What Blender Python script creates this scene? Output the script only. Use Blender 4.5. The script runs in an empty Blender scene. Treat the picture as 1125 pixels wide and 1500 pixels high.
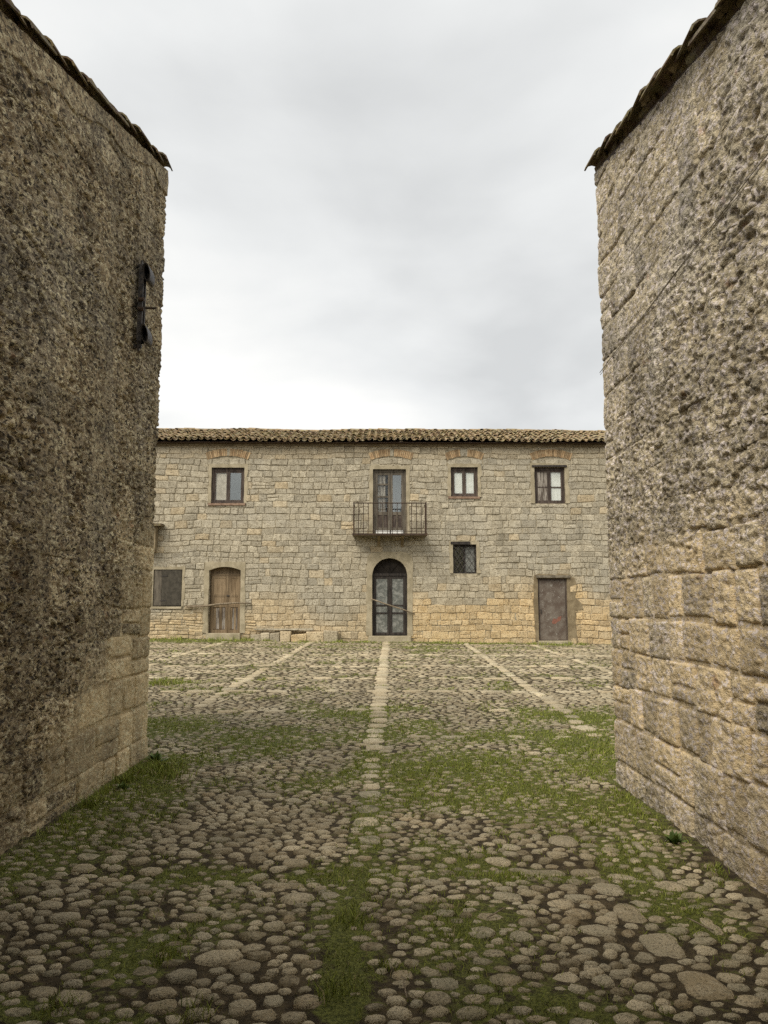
import bpy, math, random
import numpy as np

# ------------------------------------------------------------------ camera, sky, sun, exposure
scn = bpy.context.scene
COL = scn.collection
R_ = math.radians

cam_d = bpy.data.cameras.new('camera')
cam = bpy.data.objects.new('camera', cam_d); COL.objects.link(cam)
cam_d.sensor_fit = 'VERTICAL'; cam_d.sensor_height = 36.0
cam_d.lens = 36.0 * 1127.0 / 1500.0
cam_d.clip_start = 0.05; cam_d.clip_end = 3000
cam.location = (0, 0, 1.6)
cam.rotation_euler = (R_(90 + 6.9), 0, -math.atan(11.5 / 1127))
scn.camera = cam

SUN_EL, SUN_AZ = 47.0, 219.0          # azimuth clockwise from +Y (towards the farmhouse): behind the left shoulder
world = bpy.data.worlds.new('World'); scn.world = world; world.use_nodes = True
wn = world.node_tree.nodes; wl = world.node_tree.links; wn.clear()
w_out = wn.new('ShaderNodeOutputWorld'); w_bg = wn.new('ShaderNodeBackground')
sky = wn.new('ShaderNodeTexSky'); sky.sky_type = 'NISHITA'; sky.sun_disc = False
sky.sun_elevation = R_(SUN_EL); sky.sun_rotation = R_(SUN_AZ)
tc = wn.new('ShaderNodeTexCoord'); sep = wn.new('ShaderNodeSeparateXYZ'); wl.new(tc.outputs['Generated'], sep.inputs[0])
def wmath(op, a, b=None, c=None):
    n = wn.new('ShaderNodeMath'); n.operation = op
    for i, v in enumerate((a, b, c)):
        if v is None: continue
        if isinstance(v, (int, float)): n.inputs[i].default_value = v
        else: wl.new(v, n.inputs[i])
    return n.outputs[0]
zc = wmath('MAXIMUM', sep.outputs[2], 0.0)
den = wmath('ADD', zc, 0.22)
comb = wn.new('ShaderNodeCombineXYZ')
wl.new(wmath('DIVIDE', sep.outputs[0], den), comb.inputs[0]); wl.new(wmath('DIVIDE', sep.outputs[1], den), comb.inputs[1])
def wnoise(scale, detail, rough, dist, off):
    mp = wn.new('ShaderNodeMapping'); mp.inputs['Location'].default_value = off
    wl.new(comb.outputs[0], mp.inputs[0])
    n = wn.new('ShaderNodeTexNoise'); n.inputs['Scale'].default_value = scale; n.inputs['Detail'].default_value = detail
    n.inputs['Roughness'].default_value = rough; n.inputs['Distortion'].default_value = dist
    wl.new(mp.outputs[0], n.inputs['Vector']); return n.outputs[0]
c1 = wnoise(0.9, 4, 0.45, 0.5, (17.1, 19.8, 0)); c2 = wnoise(2.2, 6, 0.5, 0.2, (13.4, 3.3, 0))
csum = wmath('ADD', wmath('MULTIPLY', c1, 0.7), wmath('MULTIPLY', c2, 0.30))
ramp = wn.new('ShaderNodeValToRGB'); wl.new(csum, ramp.inputs[0])
re = ramp.color_ramp.elements
re[0].position = 0.36; re[0].color = (0.56, 0.57, 0.57, 1)
re[1].position = 0.60; re[1].color = (0.87, 0.865, 0.84, 1)
e = re.new(0.47); e.color = (0.70, 0.71, 0.705, 1)
cm = wn.new('ShaderNodeVectorMath'); cm.operation = 'SCALE'; cm.inputs['Scale'].default_value = 10.0
wl.new(ramp.outputs[0], cm.inputs[0])
mx = wn.new('ShaderNodeMix'); mx.data_type = 'RGBA'; mx.inputs[0].default_value = 0.96
wl.new(sky.outputs[0], mx.inputs[6]); wl.new(cm.outputs[0], mx.inputs[7])
w_bg.inputs['Strength'].default_value = 0.062
wl.new(mx.outputs[2], w_bg.inputs['Color']); wl.new(w_bg.outputs[0], w_out.inputs[0])

sun_d = bpy.data.lights.new('sun', 'SUN'); sun = bpy.data.objects.new('sun', sun_d); COL.objects.link(sun)
sun_d.energy = 1.5; sun_d.angle = R_(40); sun_d.color = (1.0, 0.94, 0.83)
sun.location = (-10, -15, 30)
sun.rotation_euler = (R_(90 - SUN_EL), 0, R_(180 - SUN_AZ))

scn.view_settings.view_transform = 'Standard'; scn.view_settings.look = 'None'
scn.view_settings.exposure = 1.02; scn.view_settings.gamma = 1.0; scn.view_settings.use_curve_mapping = False
scn.cycles.use_denoising = False; scn.cycles.max_bounces = 6; scn.cycles.diffuse_bounces = 3; scn.cycles.transparent_max_bounces = 8

# ------------------------------------------------------------------ numpy noise
rng = np.random.default_rng(7); rnd = random.Random(7)
def _h(ix, iy, s):
    h = (ix.astype(np.int64) * 374761393 + iy.astype(np.int64) * 668265263 + s * 974634777) & 0xFFFFFFFF
    h = ((h ^ (h >> 13)) * 1274126177) & 0xFFFFFFFF
    h = ((h ^ (h >> 16)) * 2246822519) & 0xFFFFFFFF
    return ((h ^ (h >> 15)) & 0xFFFFFF) / float(0xFFFFFF)
def vnoise(x, y, s=0):
    x = np.asarray(x, float); y = np.asarray(y, float)
    ix = np.floor(x); iy = np.floor(y); fx = x - ix; fy = y - iy
    fx = fx * fx * (3 - 2 * fx); fy = fy * fy * (3 - 2 * fy)
    ix = ix.astype(np.int64); iy = iy.astype(np.int64)
    a = _h(ix, iy, s); b = _h(ix + 1, iy, s); c = _h(ix, iy + 1, s); d = _h(ix + 1, iy + 1, s)
    return (a * (1 - fx) + b * fx) * (1 - fy) + (c * (1 - fx) + d * fx) * fy
def fbm(x, y, s=0, o=3, g=0.5):
    r = 0; a = 1; t = 0
    for i in range(o):
        r = r + a * vnoise(x * 2 ** i + 13.7 * i, y * 2 ** i - 7.3 * i, s + i); t += a; a *= g
    return r / t
def worley(x, y, s=0):
    ix = np.floor(x).astype(np.int64); iy = np.floor(y).astype(np.int64)
    best = np.full(np.shape(x), 9.0); idv = np.zeros(np.shape(x))
    for dx in (-1, 0, 1):
        for dy in (-1, 0, 1):
            cx = ix + dx; cy = iy + dy
            d = (cx + _h(cx, cy, s) - x) ** 2 + (cy + _h(cx, cy, s + 1) - y) ** 2
            m = d < best; best = np.where(m, d, best); idv = np.where(m, _h(cx, cy, s + 2), idv)
    return np.sqrt(best), idv
def sstep(a, b, x):
    t = np.clip((np.asarray(x, float) - a) / (b - a), 0, 1); return t * t * (3 - 2 * t)

# ------------------------------------------------------------------ object helpers
def tag(o, label=None, cat=None, group=None, kind=None):
    if label: o['label'] = label
    if cat: o['category'] = cat
    if group: o['group'] = group
    if kind: o['kind'] = kind
    return o
def link(name, data, parent=None):
    o = bpy.data.objects.new(name, data); COL.objects.link(o)
    if parent is not None: o.parent = parent
    return o
def empty(name, loc=(0, 0, 0)):
    o = link(name, None); o.location = loc; o.empty_display_size = 0.2; return o
def mesh_np(name, V, F, mat, parent=None, attrs=None, smooth=False):
    """V (n,3) array, F (m,4) array of quads (or (m,3)); attrs {name: n floats}"""
    me = bpy.data.meshes.new(name); V = np.asarray(V, np.float32); F = np.asarray(F, np.int32); k = F.shape[1]
    me.vertices.add(len(V)); me.vertices.foreach_set('co', V.ravel())
    me.loops.add(F.size); me.loops.foreach_set('vertex_index', F.ravel())
    me.polygons.add(len(F)); me.polygons.foreach_set('loop_start', np.arange(0, F.size, k, dtype=np.int32))
    me.polygons.foreach_set('loop_total', np.full(len(F), k, np.int32))
    if smooth: me.polygons.foreach_set('use_smooth', np.ones(len(F), bool))
    for a, v in (attrs or {}).items():
        at = me.attributes.new(a, 'FLOAT', 'POINT'); at.data.foreach_set('value', np.asarray(v, np.float32))
    me.update(calc_edges=True)
    if mat: me.materials.append(mat)
    return link(name, me, parent)
class MB:
    def __init__(s): s.v = []; s.f = []; s.t = []; s.w = []
    def add(s, vs, fs, tint=0.5, warm=0.0):
        b = len(s.v); s.v += [tuple(p) for p in vs]; s.f += [tuple(i + b for i in f) for f in fs]
        s.t += [tint] * len(vs) if not hasattr(tint, '__len__') else list(tint)
        s.w += [warm] * len(vs) if not hasattr(warm, '__len__') else list(warm)
    def box(s, x0, x1, y0, y1, z0, z1, j=0.0, tint=0.5, warm=0.0):
        P = [(x, y, z) for z in (z0, z1) for y in (y0, y1) for x in (x0, x1)]
        if j: P = [tuple(c + rnd.uniform(-j, j) for c in p) for p in P]
        s.add(P, [(0, 2, 3, 1), (4, 5, 7, 6), (0, 1, 5, 4), (2, 6, 7, 3), (0, 4, 6, 2), (1, 3, 7, 5)], tint, warm)
    def tube(s, pts, r, n=8, cap=True, tint=0.5):
        pts = [np.array(p, float) for p in pts]; rr = r if hasattr(r, '__len__') else [r] * len(pts); vs = []
        for i, p in enumerate(pts):
            d = pts[min(i + 1, len(pts) - 1)] - pts[max(i - 1, 0)]; d /= np.linalg.norm(d) + 1e-9
            a = np.cross(d, (0, 0, 1) if abs(d[2]) < 0.9 else (1, 0, 0)); a /= np.linalg.norm(a); b = np.cross(d, a)
            for k in range(n):
                t = 2 * math.pi * k / n; vs.append(p + rr[i] * (math.cos(t) * a + math.sin(t) * b))
        fs = [(i * n + k, i * n + (k + 1) % n, (i + 1) * n + (k + 1) % n, (i + 1) * n + k) for i in range(len(pts) - 1) for k in range(n)]
        if cap: fs += [tuple(range(n))[::-1], tuple((len(pts) - 1) * n + k for k in range(n))]
        s.add(vs, fs, tint)
    def build(s, name, mat, parent=None, smooth=False, bevel=0):
        me = bpy.data.meshes.new(name); me.from_pydata(s.v, [], s.f); me.update()
        for a, v in (('tint', s.t), ('warm', s.w)):
            at = me.attributes.new(a, 'FLOAT', 'POINT'); at.data.foreach_set('value', np.asarray(v, np.float32))
        if smooth: me.polygons.foreach_set('use_smooth', np.ones(len(me.polygons), bool))
        if mat: me.materials.append(mat)
        o = link(name, me, parent)
        if bevel:
            m = o.modifiers.new('bevel', 'BEVEL'); m.width = bevel; m.segments = 2; m.limit_method = 'ANGLE'
        return o
def part_box(name, mat, parent, b, bevel=0, j=0, tint=0.5):
    m = MB(); m.box(*b, j=j, tint=tint); return m.build(name, mat, parent, bevel=bevel)

# ------------------------------------------------------------------ materials
class NT:
    def __init__(s, name):
        s.m = bpy.data.materials.new(name); s.m.use_nodes = True; t = s.m.node_tree; s.n = t.nodes; s.l = t.links
        s.n.clear(); s.out = s.n.new('ShaderNodeOutputMaterial'); s.b = s.n.new('ShaderNodeBsdfPrincipled')
        s.l.new(s.b.outputs[0], s.out.inputs[0]); s.b.inputs['Roughness'].default_value = 0.9
        s.b.inputs['Specular IOR Level'].default_value = 0.25
        s.pos = s.n.new('ShaderNodeNewGeometry').outputs['Position']
    def set(s, sock, v):
        if hasattr(v, 'node'): s.l.new(v, sock)
        elif isinstance(v, (tuple, list)) and len(v) == 3 and sock.type == 'RGBA': sock.default_value = (*v, 1)
        else: sock.default_value = v
    def attr(s, name):
        n = s.n.new('ShaderNodeAttribute'); n.attribute_name = name; return n.outputs['Fac']
    def noise(s, scale, detail=3, rough=0.55, dist=0.0, stretch=(1, 1, 1), off=(0, 0, 0)):
        mp = s.n.new('ShaderNodeMapping'); s.l.new(s.pos, mp.inputs[0]); mp.inputs['Scale'].default_value = stretch; mp.inputs['Location'].default_value = off
        n = s.n.new('ShaderNodeTexNoise'); n.inputs['Scale'].default_value = scale; n.inputs['Detail'].default_value = detail
        n.inputs['Roughness'].default_value = rough; n.inputs['Distortion'].default_value = dist
        s.l.new(mp.outputs[0], n.inputs['Vector']); return n.outputs[0]
    def voro(s, scale, feature='F1', stretch=(1, 1, 1)):
        mp = s.n.new('ShaderNodeMapping'); s.l.new(s.pos, mp.inputs[0]); mp.inputs['Scale'].default_value = stretch
        n = s.n.new('ShaderNodeTexVoronoi'); n.feature = feature; n.inputs['Scale'].default_value = scale
        s.l.new(mp.outputs[0], n.inputs['Vector']); return n
    def math(s, op, a, b=None, clamp=False):
        n = s.n.new('ShaderNodeMath'); n.operation = op; n.use_clamp = clamp; s.set(n.inputs[0], a)
        if b is not None: s.set(n.inputs[1], b)
        return n.outputs[0]
    def rng(s, v, a, b, c=0.0, d=1.0):
        n = s.n.new('ShaderNodeMapRange'); n.interpolation_type = 'SMOOTHSTEP'
        for i, q in enumerate((v, a, b, c, d)): s.set(n.inputs[i], q)
        return n.outputs[0]
    def mix(s, f, a, b, mode='MIX'):
        n = s.n.new('ShaderNodeMix'); n.data_type = 'RGBA'; n.blend_type = mode
        s.set(n.inputs[0], f); s.set(n.inputs[6], a); s.set(n.inputs[7], b); return n.outputs[2]
    def bump(s, h, strength=0.5, dist=0.02):
        n = s.n.new('ShaderNodeBump'); n.inputs['Strength'].default_value = strength; n.inputs['Distance'].default_value = dist
        s.l.new(h, n.inputs['Height']); s.l.new(n.outputs[0], s.b.inputs['Normal'])
    def color(s, c): s.set(s.b.inputs['Base Color'], c); return s
    def rough(s, v): s.set(s.b.inputs['Roughness'], v); return s

def mat_pitted(name, tan, brown, grey, ochre, dark=(0.05, 0.04, 0.03), dk=0.9, stain=0.12):
    """weathered calcarenite: tan stone, brown crust, grey lichen; 'warm' = freshly worn ochre stone, 'tint' = block tone"""
    n = NT(name); warm = n.attr('warm'); tint = n.attr('tint')
    big = n.noise(1.1, 3, 0.55, 0.6); mid = n.noise(6.5, 4, 0.6, 0.5, stretch=(1, 0.8, 0.8)); fine = n.noise(37, 4, 0.68, 0.6, stretch=(1, 0.55, 1))
    gr = n.noise(70, 2, 0.6)
    c = n.mix(n.rng(mid, 0.40, 0.58), brown, tan)
    c = n.mix(n.math('MULTIPLY', n.rng(big, 0.45, 0.66), 0.75), c, grey)
    c = n.mix(n.math('MULTIPLY', warm, n.rng(mid, 0.25, 0.6, 0.55, 1.0)), c, ochre)
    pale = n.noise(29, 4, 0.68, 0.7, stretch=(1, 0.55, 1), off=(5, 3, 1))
    c = n.mix(n.math('MULTIPLY', n.rng(pale, 0.515, 0.58), 0.8), c, (min(.68, tan[0] * 1.85), min(.6, tan[1] * 1.88), tan[2] * 1.95))  # pale grains, also painting skylit ridges into the colour
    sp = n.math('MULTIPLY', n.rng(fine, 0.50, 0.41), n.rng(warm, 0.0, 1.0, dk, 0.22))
    c = n.mix(sp, c, dark)  # dark lichen specks that also paint the shade of pits
    c = n.mix(n.math('MULTIPLY', n.rng(n.noise(4.5, 3, 0.6, 0, off=(8, 2, 5)), 0.66, 0.74), 0.5), c, (0.30, 0.15, 0.07))
    c = n.mix(n.math('MULTIPLY', n.rng(n.noise(2.4, 4, 0.6, 0.3, stretch=(1, 1, 0.12)), 0.52, 0.66), stain), c, (0.075, 0.058, 0.038))
    hsv = n.n.new('ShaderNodeHueSaturation'); n.set(hsv.inputs['Value'], n.rng(tint, 0, 1, 0.78, 1.2)); n.l.new(c, hsv.inputs['Color'])
    n.color(hsv.outputs[0]).rough(0.95)
    h = n.math('ADD', fine, n.math('MULTIPLY', gr, 0.5)); n.bump(h, 0.9, 0.02)
    return n.m
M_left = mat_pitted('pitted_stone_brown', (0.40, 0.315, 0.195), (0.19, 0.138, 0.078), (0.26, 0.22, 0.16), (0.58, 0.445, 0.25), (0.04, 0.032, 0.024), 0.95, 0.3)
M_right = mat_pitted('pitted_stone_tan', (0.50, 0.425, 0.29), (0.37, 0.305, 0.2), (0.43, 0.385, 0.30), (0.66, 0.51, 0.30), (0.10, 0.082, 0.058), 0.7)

def mat_ashlar():
    n = NT('facade_stone'); warm = n.attr('warm'); tint = n.attr('tint')
    big = n.noise(0.55, 3, 0.55, 0.5); mid = n.noise(5, 4, 0.65, 0.4); fine = n.noise(24, 3, 0.6)
    c = n.mix(n.rng(mid, 0.35, 0.66), (0.39, 0.34, 0.245), (0.53, 0.47, 0.35))
    c = n.mix(n.math('MULTIPLY', n.rng(big, 0.45, 0.62), 0.5), c, (0.42, 0.385, 0.305))
    st = n.noise(2.2, 4, 0.6, 0.2, stretch=(1, 1, 0.13)); c = n.mix(n.math('MULTIPLY', n.rng(st, 0.55, 0.68), 0.38), c, (0.22, 0.195, 0.14))
    wc = n.mix(n.rng(mid, 0.3, 0.65), (0.53, 0.38, 0.195), (0.68, 0.52, 0.30))
    c = n.mix(warm, c, wc)
    c = n.mix(n.math('MULTIPLY', n.rng(fine, 0.47, 0.38), 0.7), c, (0.15, 0.115, 0.07))
    hsv = n.n.new('ShaderNodeHueSaturation'); n.set(hsv.inputs['Value'], n.rng(tint, 0, 1, 0.84, 1.16)); n.l.new(c, hsv.inputs['Color'])
    n.color(hsv.outputs[0]); n.bump(n.math('ADD', mid, n.math('MULTIPLY', fine, 0.6)), 0.9, 0.03); return n.m
M_ash = mat_ashlar()
def mat_simple(name, a, b, scale=6, rough=0.9, bump=0.3, bd=0.01, stretch=(1, 1, 1), tintamt=0.15, metal=0.0, lo=0.38, hi=0.62):
    n = NT(name); f = n.noise(scale, 4, 0.6, 0.3, stretch=stretch)
    c = n.mix(n.rng(f, lo, hi), a, b)
    hsv = n.n.new('ShaderNodeHueSaturation'); n.set(hsv.inputs['Value'], n.rng(n.attr('tint'), 0, 1, 1 - tintamt, 1 + tintamt)); n.l.new(c, hsv.inputs['Color'])
    n.color(hsv.outputs[0]).rough(rough); n.b.inputs['Metallic'].default_value = metal
    if bump: n.bump(n.noise(scale * 4, 3, 0.6, 0, stretch=stretch), bump, bd)
    return n.m
M_mortar = mat_simple('facade_mortar', (0.26, 0.22, 0.15), (0.50, 0.435, 0.31), 7, bump=0.5, bd=0.03)
M_plaster = mat_simple('lime_render', (0.33, 0.28, 0.185), (0.45, 0.385, 0.265), 3, bump=0.35)
M_plaster_dark = mat_simple('damp_and_shade_render', (0.19, 0.145, 0.085), (0.29, 0.23, 0.14), 3, bump=0.35)
M_band = mat_simple('verge_render', (0.17, 0.13, 0.075), (0.30, 0.235, 0.145), 5, bump=0.5)
M_brick = mat_simple('arch_brick', (0.36, 0.235, 0.125), (0.47, 0.34, 0.195), 9, tintamt=0.3)
M_sill = mat_simple('brick_sill', (0.22, 0.14, 0.095), (0.32, 0.22, 0.155), 9)
M_frame = mat_simple('brown_painted_wood', (0.05, 0.037, 0.03), (0.11, 0.083, 0.066), 14, rough=0.7, stretch=(1, 1, 0.15))
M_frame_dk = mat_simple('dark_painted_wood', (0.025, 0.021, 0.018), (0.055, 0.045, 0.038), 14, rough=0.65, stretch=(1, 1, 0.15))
M_greyframe = mat_simple('grey_weathered_frame', (0.1, 0.085, 0.065), (0.17, 0.145, 0.11), 14, rough=0.8, stretch=(1, 1, 0.15))
M_wood = mat_simple('old_brown_wood', (0.15, 0.105, 0.06), (0.26, 0.19, 0.115), 12, rough=0.8, stretch=(1, 1, 0.1), tintamt=0.3)
M_greywood = mat_simple('peeling_grey_wood', (0.12, 0.095, 0.075), (0.36, 0.32, 0.27), 11, rough=0.85, stretch=(2.5, 1, 0.2), lo=0.42, hi=0.58)
M_pole = mat_simple('bare_pole_wood', (0.17, 0.13, 0.085), (0.3, 0.24, 0.165), 20, rough=0.85)
M_white = mat_simple('white_curtain', (0.74, 0.73, 0.68), (0.82, 0.81, 0.77), 8, bump=0.1)
M_cream = mat_simple('faded_curtain', (0.42, 0.37, 0.3), (0.56, 0.5, 0.42), 5, bump=0.1)
M_iron = mat_simple('dark_iron', (0.035, 0.032, 0.03), (0.085, 0.072, 0.06), 30, rough=0.5, bump=0.3, bd=0.004)
M_rust = mat_simple('rusty_iron', (0.035, 0.025, 0.018), (0.085, 0.052, 0.033), 25, rough=0.8)
M_shutter = mat_simple('grey_brown_shutter', (0.055, 0.048, 0.036), (0.085, 0.074, 0.056), 6, rough=0.8)
M_cable = mat_simple('grey_cable', (0.19, 0.16, 0.115), (0.28, 0.24, 0.175), 10)
M_inner = mat_simple('dark_interior', (0.018, 0.014, 0.011), (0.03, 0.024, 0.018), 3, bump=0)
M_slab = mat_simple('balcony_stone', (0.13, 0.11, 0.08), (0.24, 0.205, 0.15), 8)

def mat_doorpanel():
    n = NT('rusty_sheet_door'); f = n.noise(4, 4, 0.6); c = n.mix(n.rng(f, 0.35, 0.65), (0.115, 0.085, 0.065), (0.185, 0.155, 0.125))
    c = n.mix(n.math('MULTIPLY', n.rng(n.noise(9, 3, 0.6, 1.2, off=(3, 0, 7)), 0.6, 0.68), 0.7), c, (0.33, 0.31, 0.27))
    n.color(c).rough(0.6); n.bump(f, 0.15, 0.01); return n.m
M_door = mat_doorpanel()
M_redpaint = mat_simple('faded_red_paint', (0.20, 0.085, 0.06), (0.28, 0.13, 0.09), 25, rough=0.7)
def mat_glass(name, tintc, refl=0.25):
    n = NT(name); n.n.remove(n.b)
    tr = n.n.new('ShaderNodeBsdfTransparent'); tr.inputs[0].default_value = (*tintc, 1)
    gl = n.n.new('ShaderNodeBsdfGlossy'); gl.inputs['Roughness'].default_value = 0.06; gl.inputs[0].default_value = (0.8, 0.81, 0.79, 1)
    lw = n.n.new('ShaderNodeLayerWeight'); lw.inputs[0].default_value = 0.5; fz = n.math('MULTIPLY', n.math('POWER', lw.outputs['Facing'], 4.0), 0.6)
    mxs = n.n.new('ShaderNodeMixShader'); n.set(mxs.inputs[0], n.math('ADD', fz, refl, True))
    n.l.new(tr.outputs[0], mxs.inputs[1]); n.l.new(gl.outputs[0], mxs.inputs[2]); n.l.new(mxs.outputs[0], n.out.inputs[0])
    return n.m
M_glass = mat_glass('window_glass', (0.75, 0.8, 0.8), 0.2)
M_glass_clear = mat_glass('clear_glass', (0.97, 0.98, 0.97), 0.04)
def mat_dusty():
    n = NT('dusty_glass'); f = n.noise(5, 4, 0.65, 1.0); n.color(n.mix(n.rng(f, 0.4, 0.65), (0.13, 0.135, 0.12), (0.3, 0.3, 0.27))).rough(0.3)
    n.b.inputs['Specular IOR Level'].default_value = 0.5; return n.m
M_dusty = mat_dusty()

def mat_soil():
    n = NT('mossy_soil'); moss = n.attr('moss'); f = n.noise(14, 4, 0.65); g = n.noise(60, 3, 0.6)
    c = n.mix(n.rng(f, 0.35, 0.65), (0.038, 0.028, 0.015), (0.095, 0.07, 0.038))
    gcol = n.mix(n.rng(g, 0.35, 0.65), (0.06, 0.066, 0.015), (0.16, 0.165, 0.04))
    mm = n.rng(n.math('ADD', moss, n.math('MULTIPLY', n.math('SUBTRACT', f, 0.5), 1.6)), 0.30, 0.66)
    c = n.mix(mm, c, gcol); n.color(c).rough(1.0); n.bump(n.math('ADD', f, g), 0.8, 0.02); return n.m
M_soil = mat_soil()
def mat_cobble(name, a, b, c_):
    n = NT(name); t = n.attr('tint'); moss = n.attr('moss')
    f = n.noise(16, 4, 0.6, 0.4); g = n.noise(70, 3, 0.65)
    c = n.mix(t, a, b); c = n.mix(n.math('MULTIPLY', n.rng(n.math('FRACT', n.math('MULTIPLY', t, 7.3)), 0.45, 0.75), 0.5), c, (b[0] * .78, b[1] * .83, b[2] * .88))
    c = n.mix(n.math('MULTIPLY', n.rng(n.math('FRACT', n.math('MULTIPLY', t, 13.7)), 0.7, 0.9), 0.3), c, (b[0] * .8, b[1] * .7, b[2] * .58))
    c = n.mix(n.math('MULTIPLY', n.rng(f, 0.42, 0.64), 0.6), c, c_)
    c = n.mix(n.math('MULTIPLY', n.rng(g, 0.47, 0.37), 0.6), c, (0.08, 0.065, 0.045))
    c = n.mix(n.math('MULTIPLY', n.rng(n.noise(9, 3, 0.6, 0, off=(4, 4, 0)), 0.42, 0.6), n.math('MULTIPLY', moss, 0.55)), c, (0.075, 0.085, 0.03))
    hs = n.n.new('ShaderNodeHueSaturation'); n.set(hs.inputs['Value'], n.rng(n.noise(1.3, 2, 0.5), 0.3, 0.7, 0.8, 1.12)); n.l.new(c, hs.inputs['Color'])
    n.color(hs.outputs[0]).rough(0.88); n.bump(n.math('ADD', f, n.math('MULTIPLY', g, 0.5)), 0.8, 0.03); return n.m
M_cob = mat_cobble('cobble_stone', (0.23, 0.18, 0.105), (0.60, 0.50, 0.33), (0.47, 0.395, 0.265))
M_flag = mat_cobble('flagstone', (0.42, 0.335, 0.205), (0.66, 0.555, 0.37), (0.58, 0.48, 0.32))
def mat_tile(name, base, moss, lich=(0.30, 0.265, 0.175)):
    n = NT(name); t = n.attr('tint'); f = n.noise(5, 4, 0.65, 0.3); g = n.noise(16, 3, 0.6)
    c = n.mix(t, (base[0] * 0.6, base[1] * 0.62, base[2] * 0.66), base)
    c = n.mix(n.rng(f, 0.48, 0.6), c, lich)
    c = n.mix(n.math('MULTIPLY', n.rng(g, 0.43, 0.56), moss), c, n.mix(n.noise(3, 2), (0.18, 0.17, 0.05), (0.40, 0.33, 0.10)))
    n.color(c).rough(0.95); n.bump(g, 0.8, 0.03); return n.m
M_tile = mat_tile('mossy_clay_tile', (0.46, 0.31, 0.21), 0.6, (0.36, 0.32, 0.235))
M_tile2 = mat_tile('old_clay_tile', (0.14, 0.09, 0.06), 0.3, (0.16, 0.135, 0.095))
def mat_grass():
    n = NT('grass_blade'); t = n.attr('tint'); n.color(n.mix(n.rng(t, 1.2, 1.4), n.mix(n.rng(t, 0.0, 1.0), (0.12, 0.15, 0.02), (0.36, 0.39, 0.075)), (0.34, 0.27, 0.14))).rough(0.7); return n.m
M_grass = mat_grass()
M_leaf = mat_simple('weed_leaf', (0.07, 0.11, 0.025), (0.15, 0.2, 0.05), 20, rough=0.6, bump=0)

# ------------------------------------------------------------------ ground
def gz(x, y):
    x = np.asarray(x, float); y = np.asarray(y, float)
    z = 0.015 * np.clip(y - 8, 0, 20) - 0.0115 * np.clip(x, -9, 9) * sstep(14, 28, y)
    z = z + 0.05 * (fbm(x * 0.7, y * 0.7, 5, 2) - 0.5) * sstep(40, 25, y)
    z = z - 0.035 * np.exp(-((y - 4.9 - 0.1 * np.sin(x * 2)) / 0.16) ** 2) * sstep(2.4, 1.6, np.abs(x))
    return z
PATCH = [(2.6, 8.9, 0.75, 0.9, 1.2), (2.75, 10.9, 0.9, 0.6, 0.9), (1.7, 9.6, 0.8, 0.5, 0.8), (1.05, 7.9, 0.9, 0.8, 0.8), (1.3, 6.6, 0.8, 0.55, 0.75), (0.6, 10.2, 0.5, 0.8, 0.55), (2.0, 7.9, 0.5, 0.6, 0.8),
         (0.35, 7.3, 0.3, 0.8, 0.7), (-2.9, 10.2, 0.7, 0.9, 0.9), (-2.2, 7.8, 0.35, 0.7, 1.1), (-1.9, 7.0, 0.35, 0.35, 0.75), (-0.2, 4.85, 0.4, 0.16, 1.0),
         (0.75, 4.85, 0.5, 0.13, 1.0), (-0.14, 3.6, 0.12, 1.1, 0.62), (-0.05, 6.0, 0.13, 0.9, 0.7), (-0.05, 8.3, 0.2, 0.5, 0.8), (-1.1, 3.7, 0.3, 0.35, 0.6),
         (-2.2, 5.6, 0.25, 1.0, 0.75), (1.55, 4.6, 0.2, 0.8, 0.75), (1.95, 6.4, 0.25, 0.5, 0.6), (-1.5, 9.5, 1.0, 1.0, 0.45), (0.45, 4.0, 0.3, 0.4, 0.35),
         (-6.5, 27.2, 2.2, 0.8, 1.0), (3.0, 27.5, 3.0, 0.5, 0.8), (-1.0, 27.4, 2.0, 0.5, 0.6), (-1.0, 25, 3, 1.0, 0.35), (1.5, 24.5, 2.5, 1.5, 0.35), (6.4, 27.3, 0.7, 0.5, 0.9),
         (-4.0, 15.0, 0.6, 0.5, 0.6), (-1.6, 3.3, 0.6, 0.15, 0.5), (-0.9, 4.9, 0.4, 0.12, 0.6), (-0.6, 11.2, 0.8, 0.8, 0.4), (-1.0, 3.2, 0.4, 0.2, 0.7), (0.9, 3.3, 0.5, 0.2, 0.4)]
def moss_at(x, y):
    x = np.asarray(x, float); y = np.asarray(y, float); m = np.zeros_like(x + y)
    for (px, py, sx, sy, a) in PATCH: m = np.maximum(m, a * np.exp(-((x - px) / sx) ** 2 - ((y - py) / sy) ** 2))
    return np.clip(m + 0.28 + 1.2 * (fbm(x * 1.7, y * 1.7, 31, 3) - 0.47) - 0.10 * sstep(10, 14, y) - 0.17 * sstep(5.2, 4.2, y), 0, 1.3)
def axis(segs):
    out = []
    for a, b, s in segs: out += list(np.arange(a, b - 1e-6, s))
    return np.array(out + [segs[-1][1]])
gx = axis([(-1200, -100, 220), (-100, -12, 11), (-12, -2.7, 0.3), (-2.7, 2.6, 0.05), (2.6, 12, 0.3), (12, 100, 11), (100, 1200, 220)])
gy = axis([(-1200, -60, 220), (-60, -4, 7), (-4, 2.6, 0.3), (2.6, 12, 0.06), (12, 29, 0.17), (29, 60, 3), (60, 1400, 120)])
GX, GY = np.meshgrid(gx, gy)
near = sstep(60, 30, np.hypot(GX, GY - 12))
GZ = gz(GX, GY) * near - 0.004 + near * (0.02 * (fbm(GX * 9, GY * 9, 3, 2) - 0.5) + 0.009 * np.clip(moss_at(GX, GY), 0, 1))
ny, nx = GX.shape; idx = np.arange(ny * nx).reshape(ny, nx)
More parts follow.
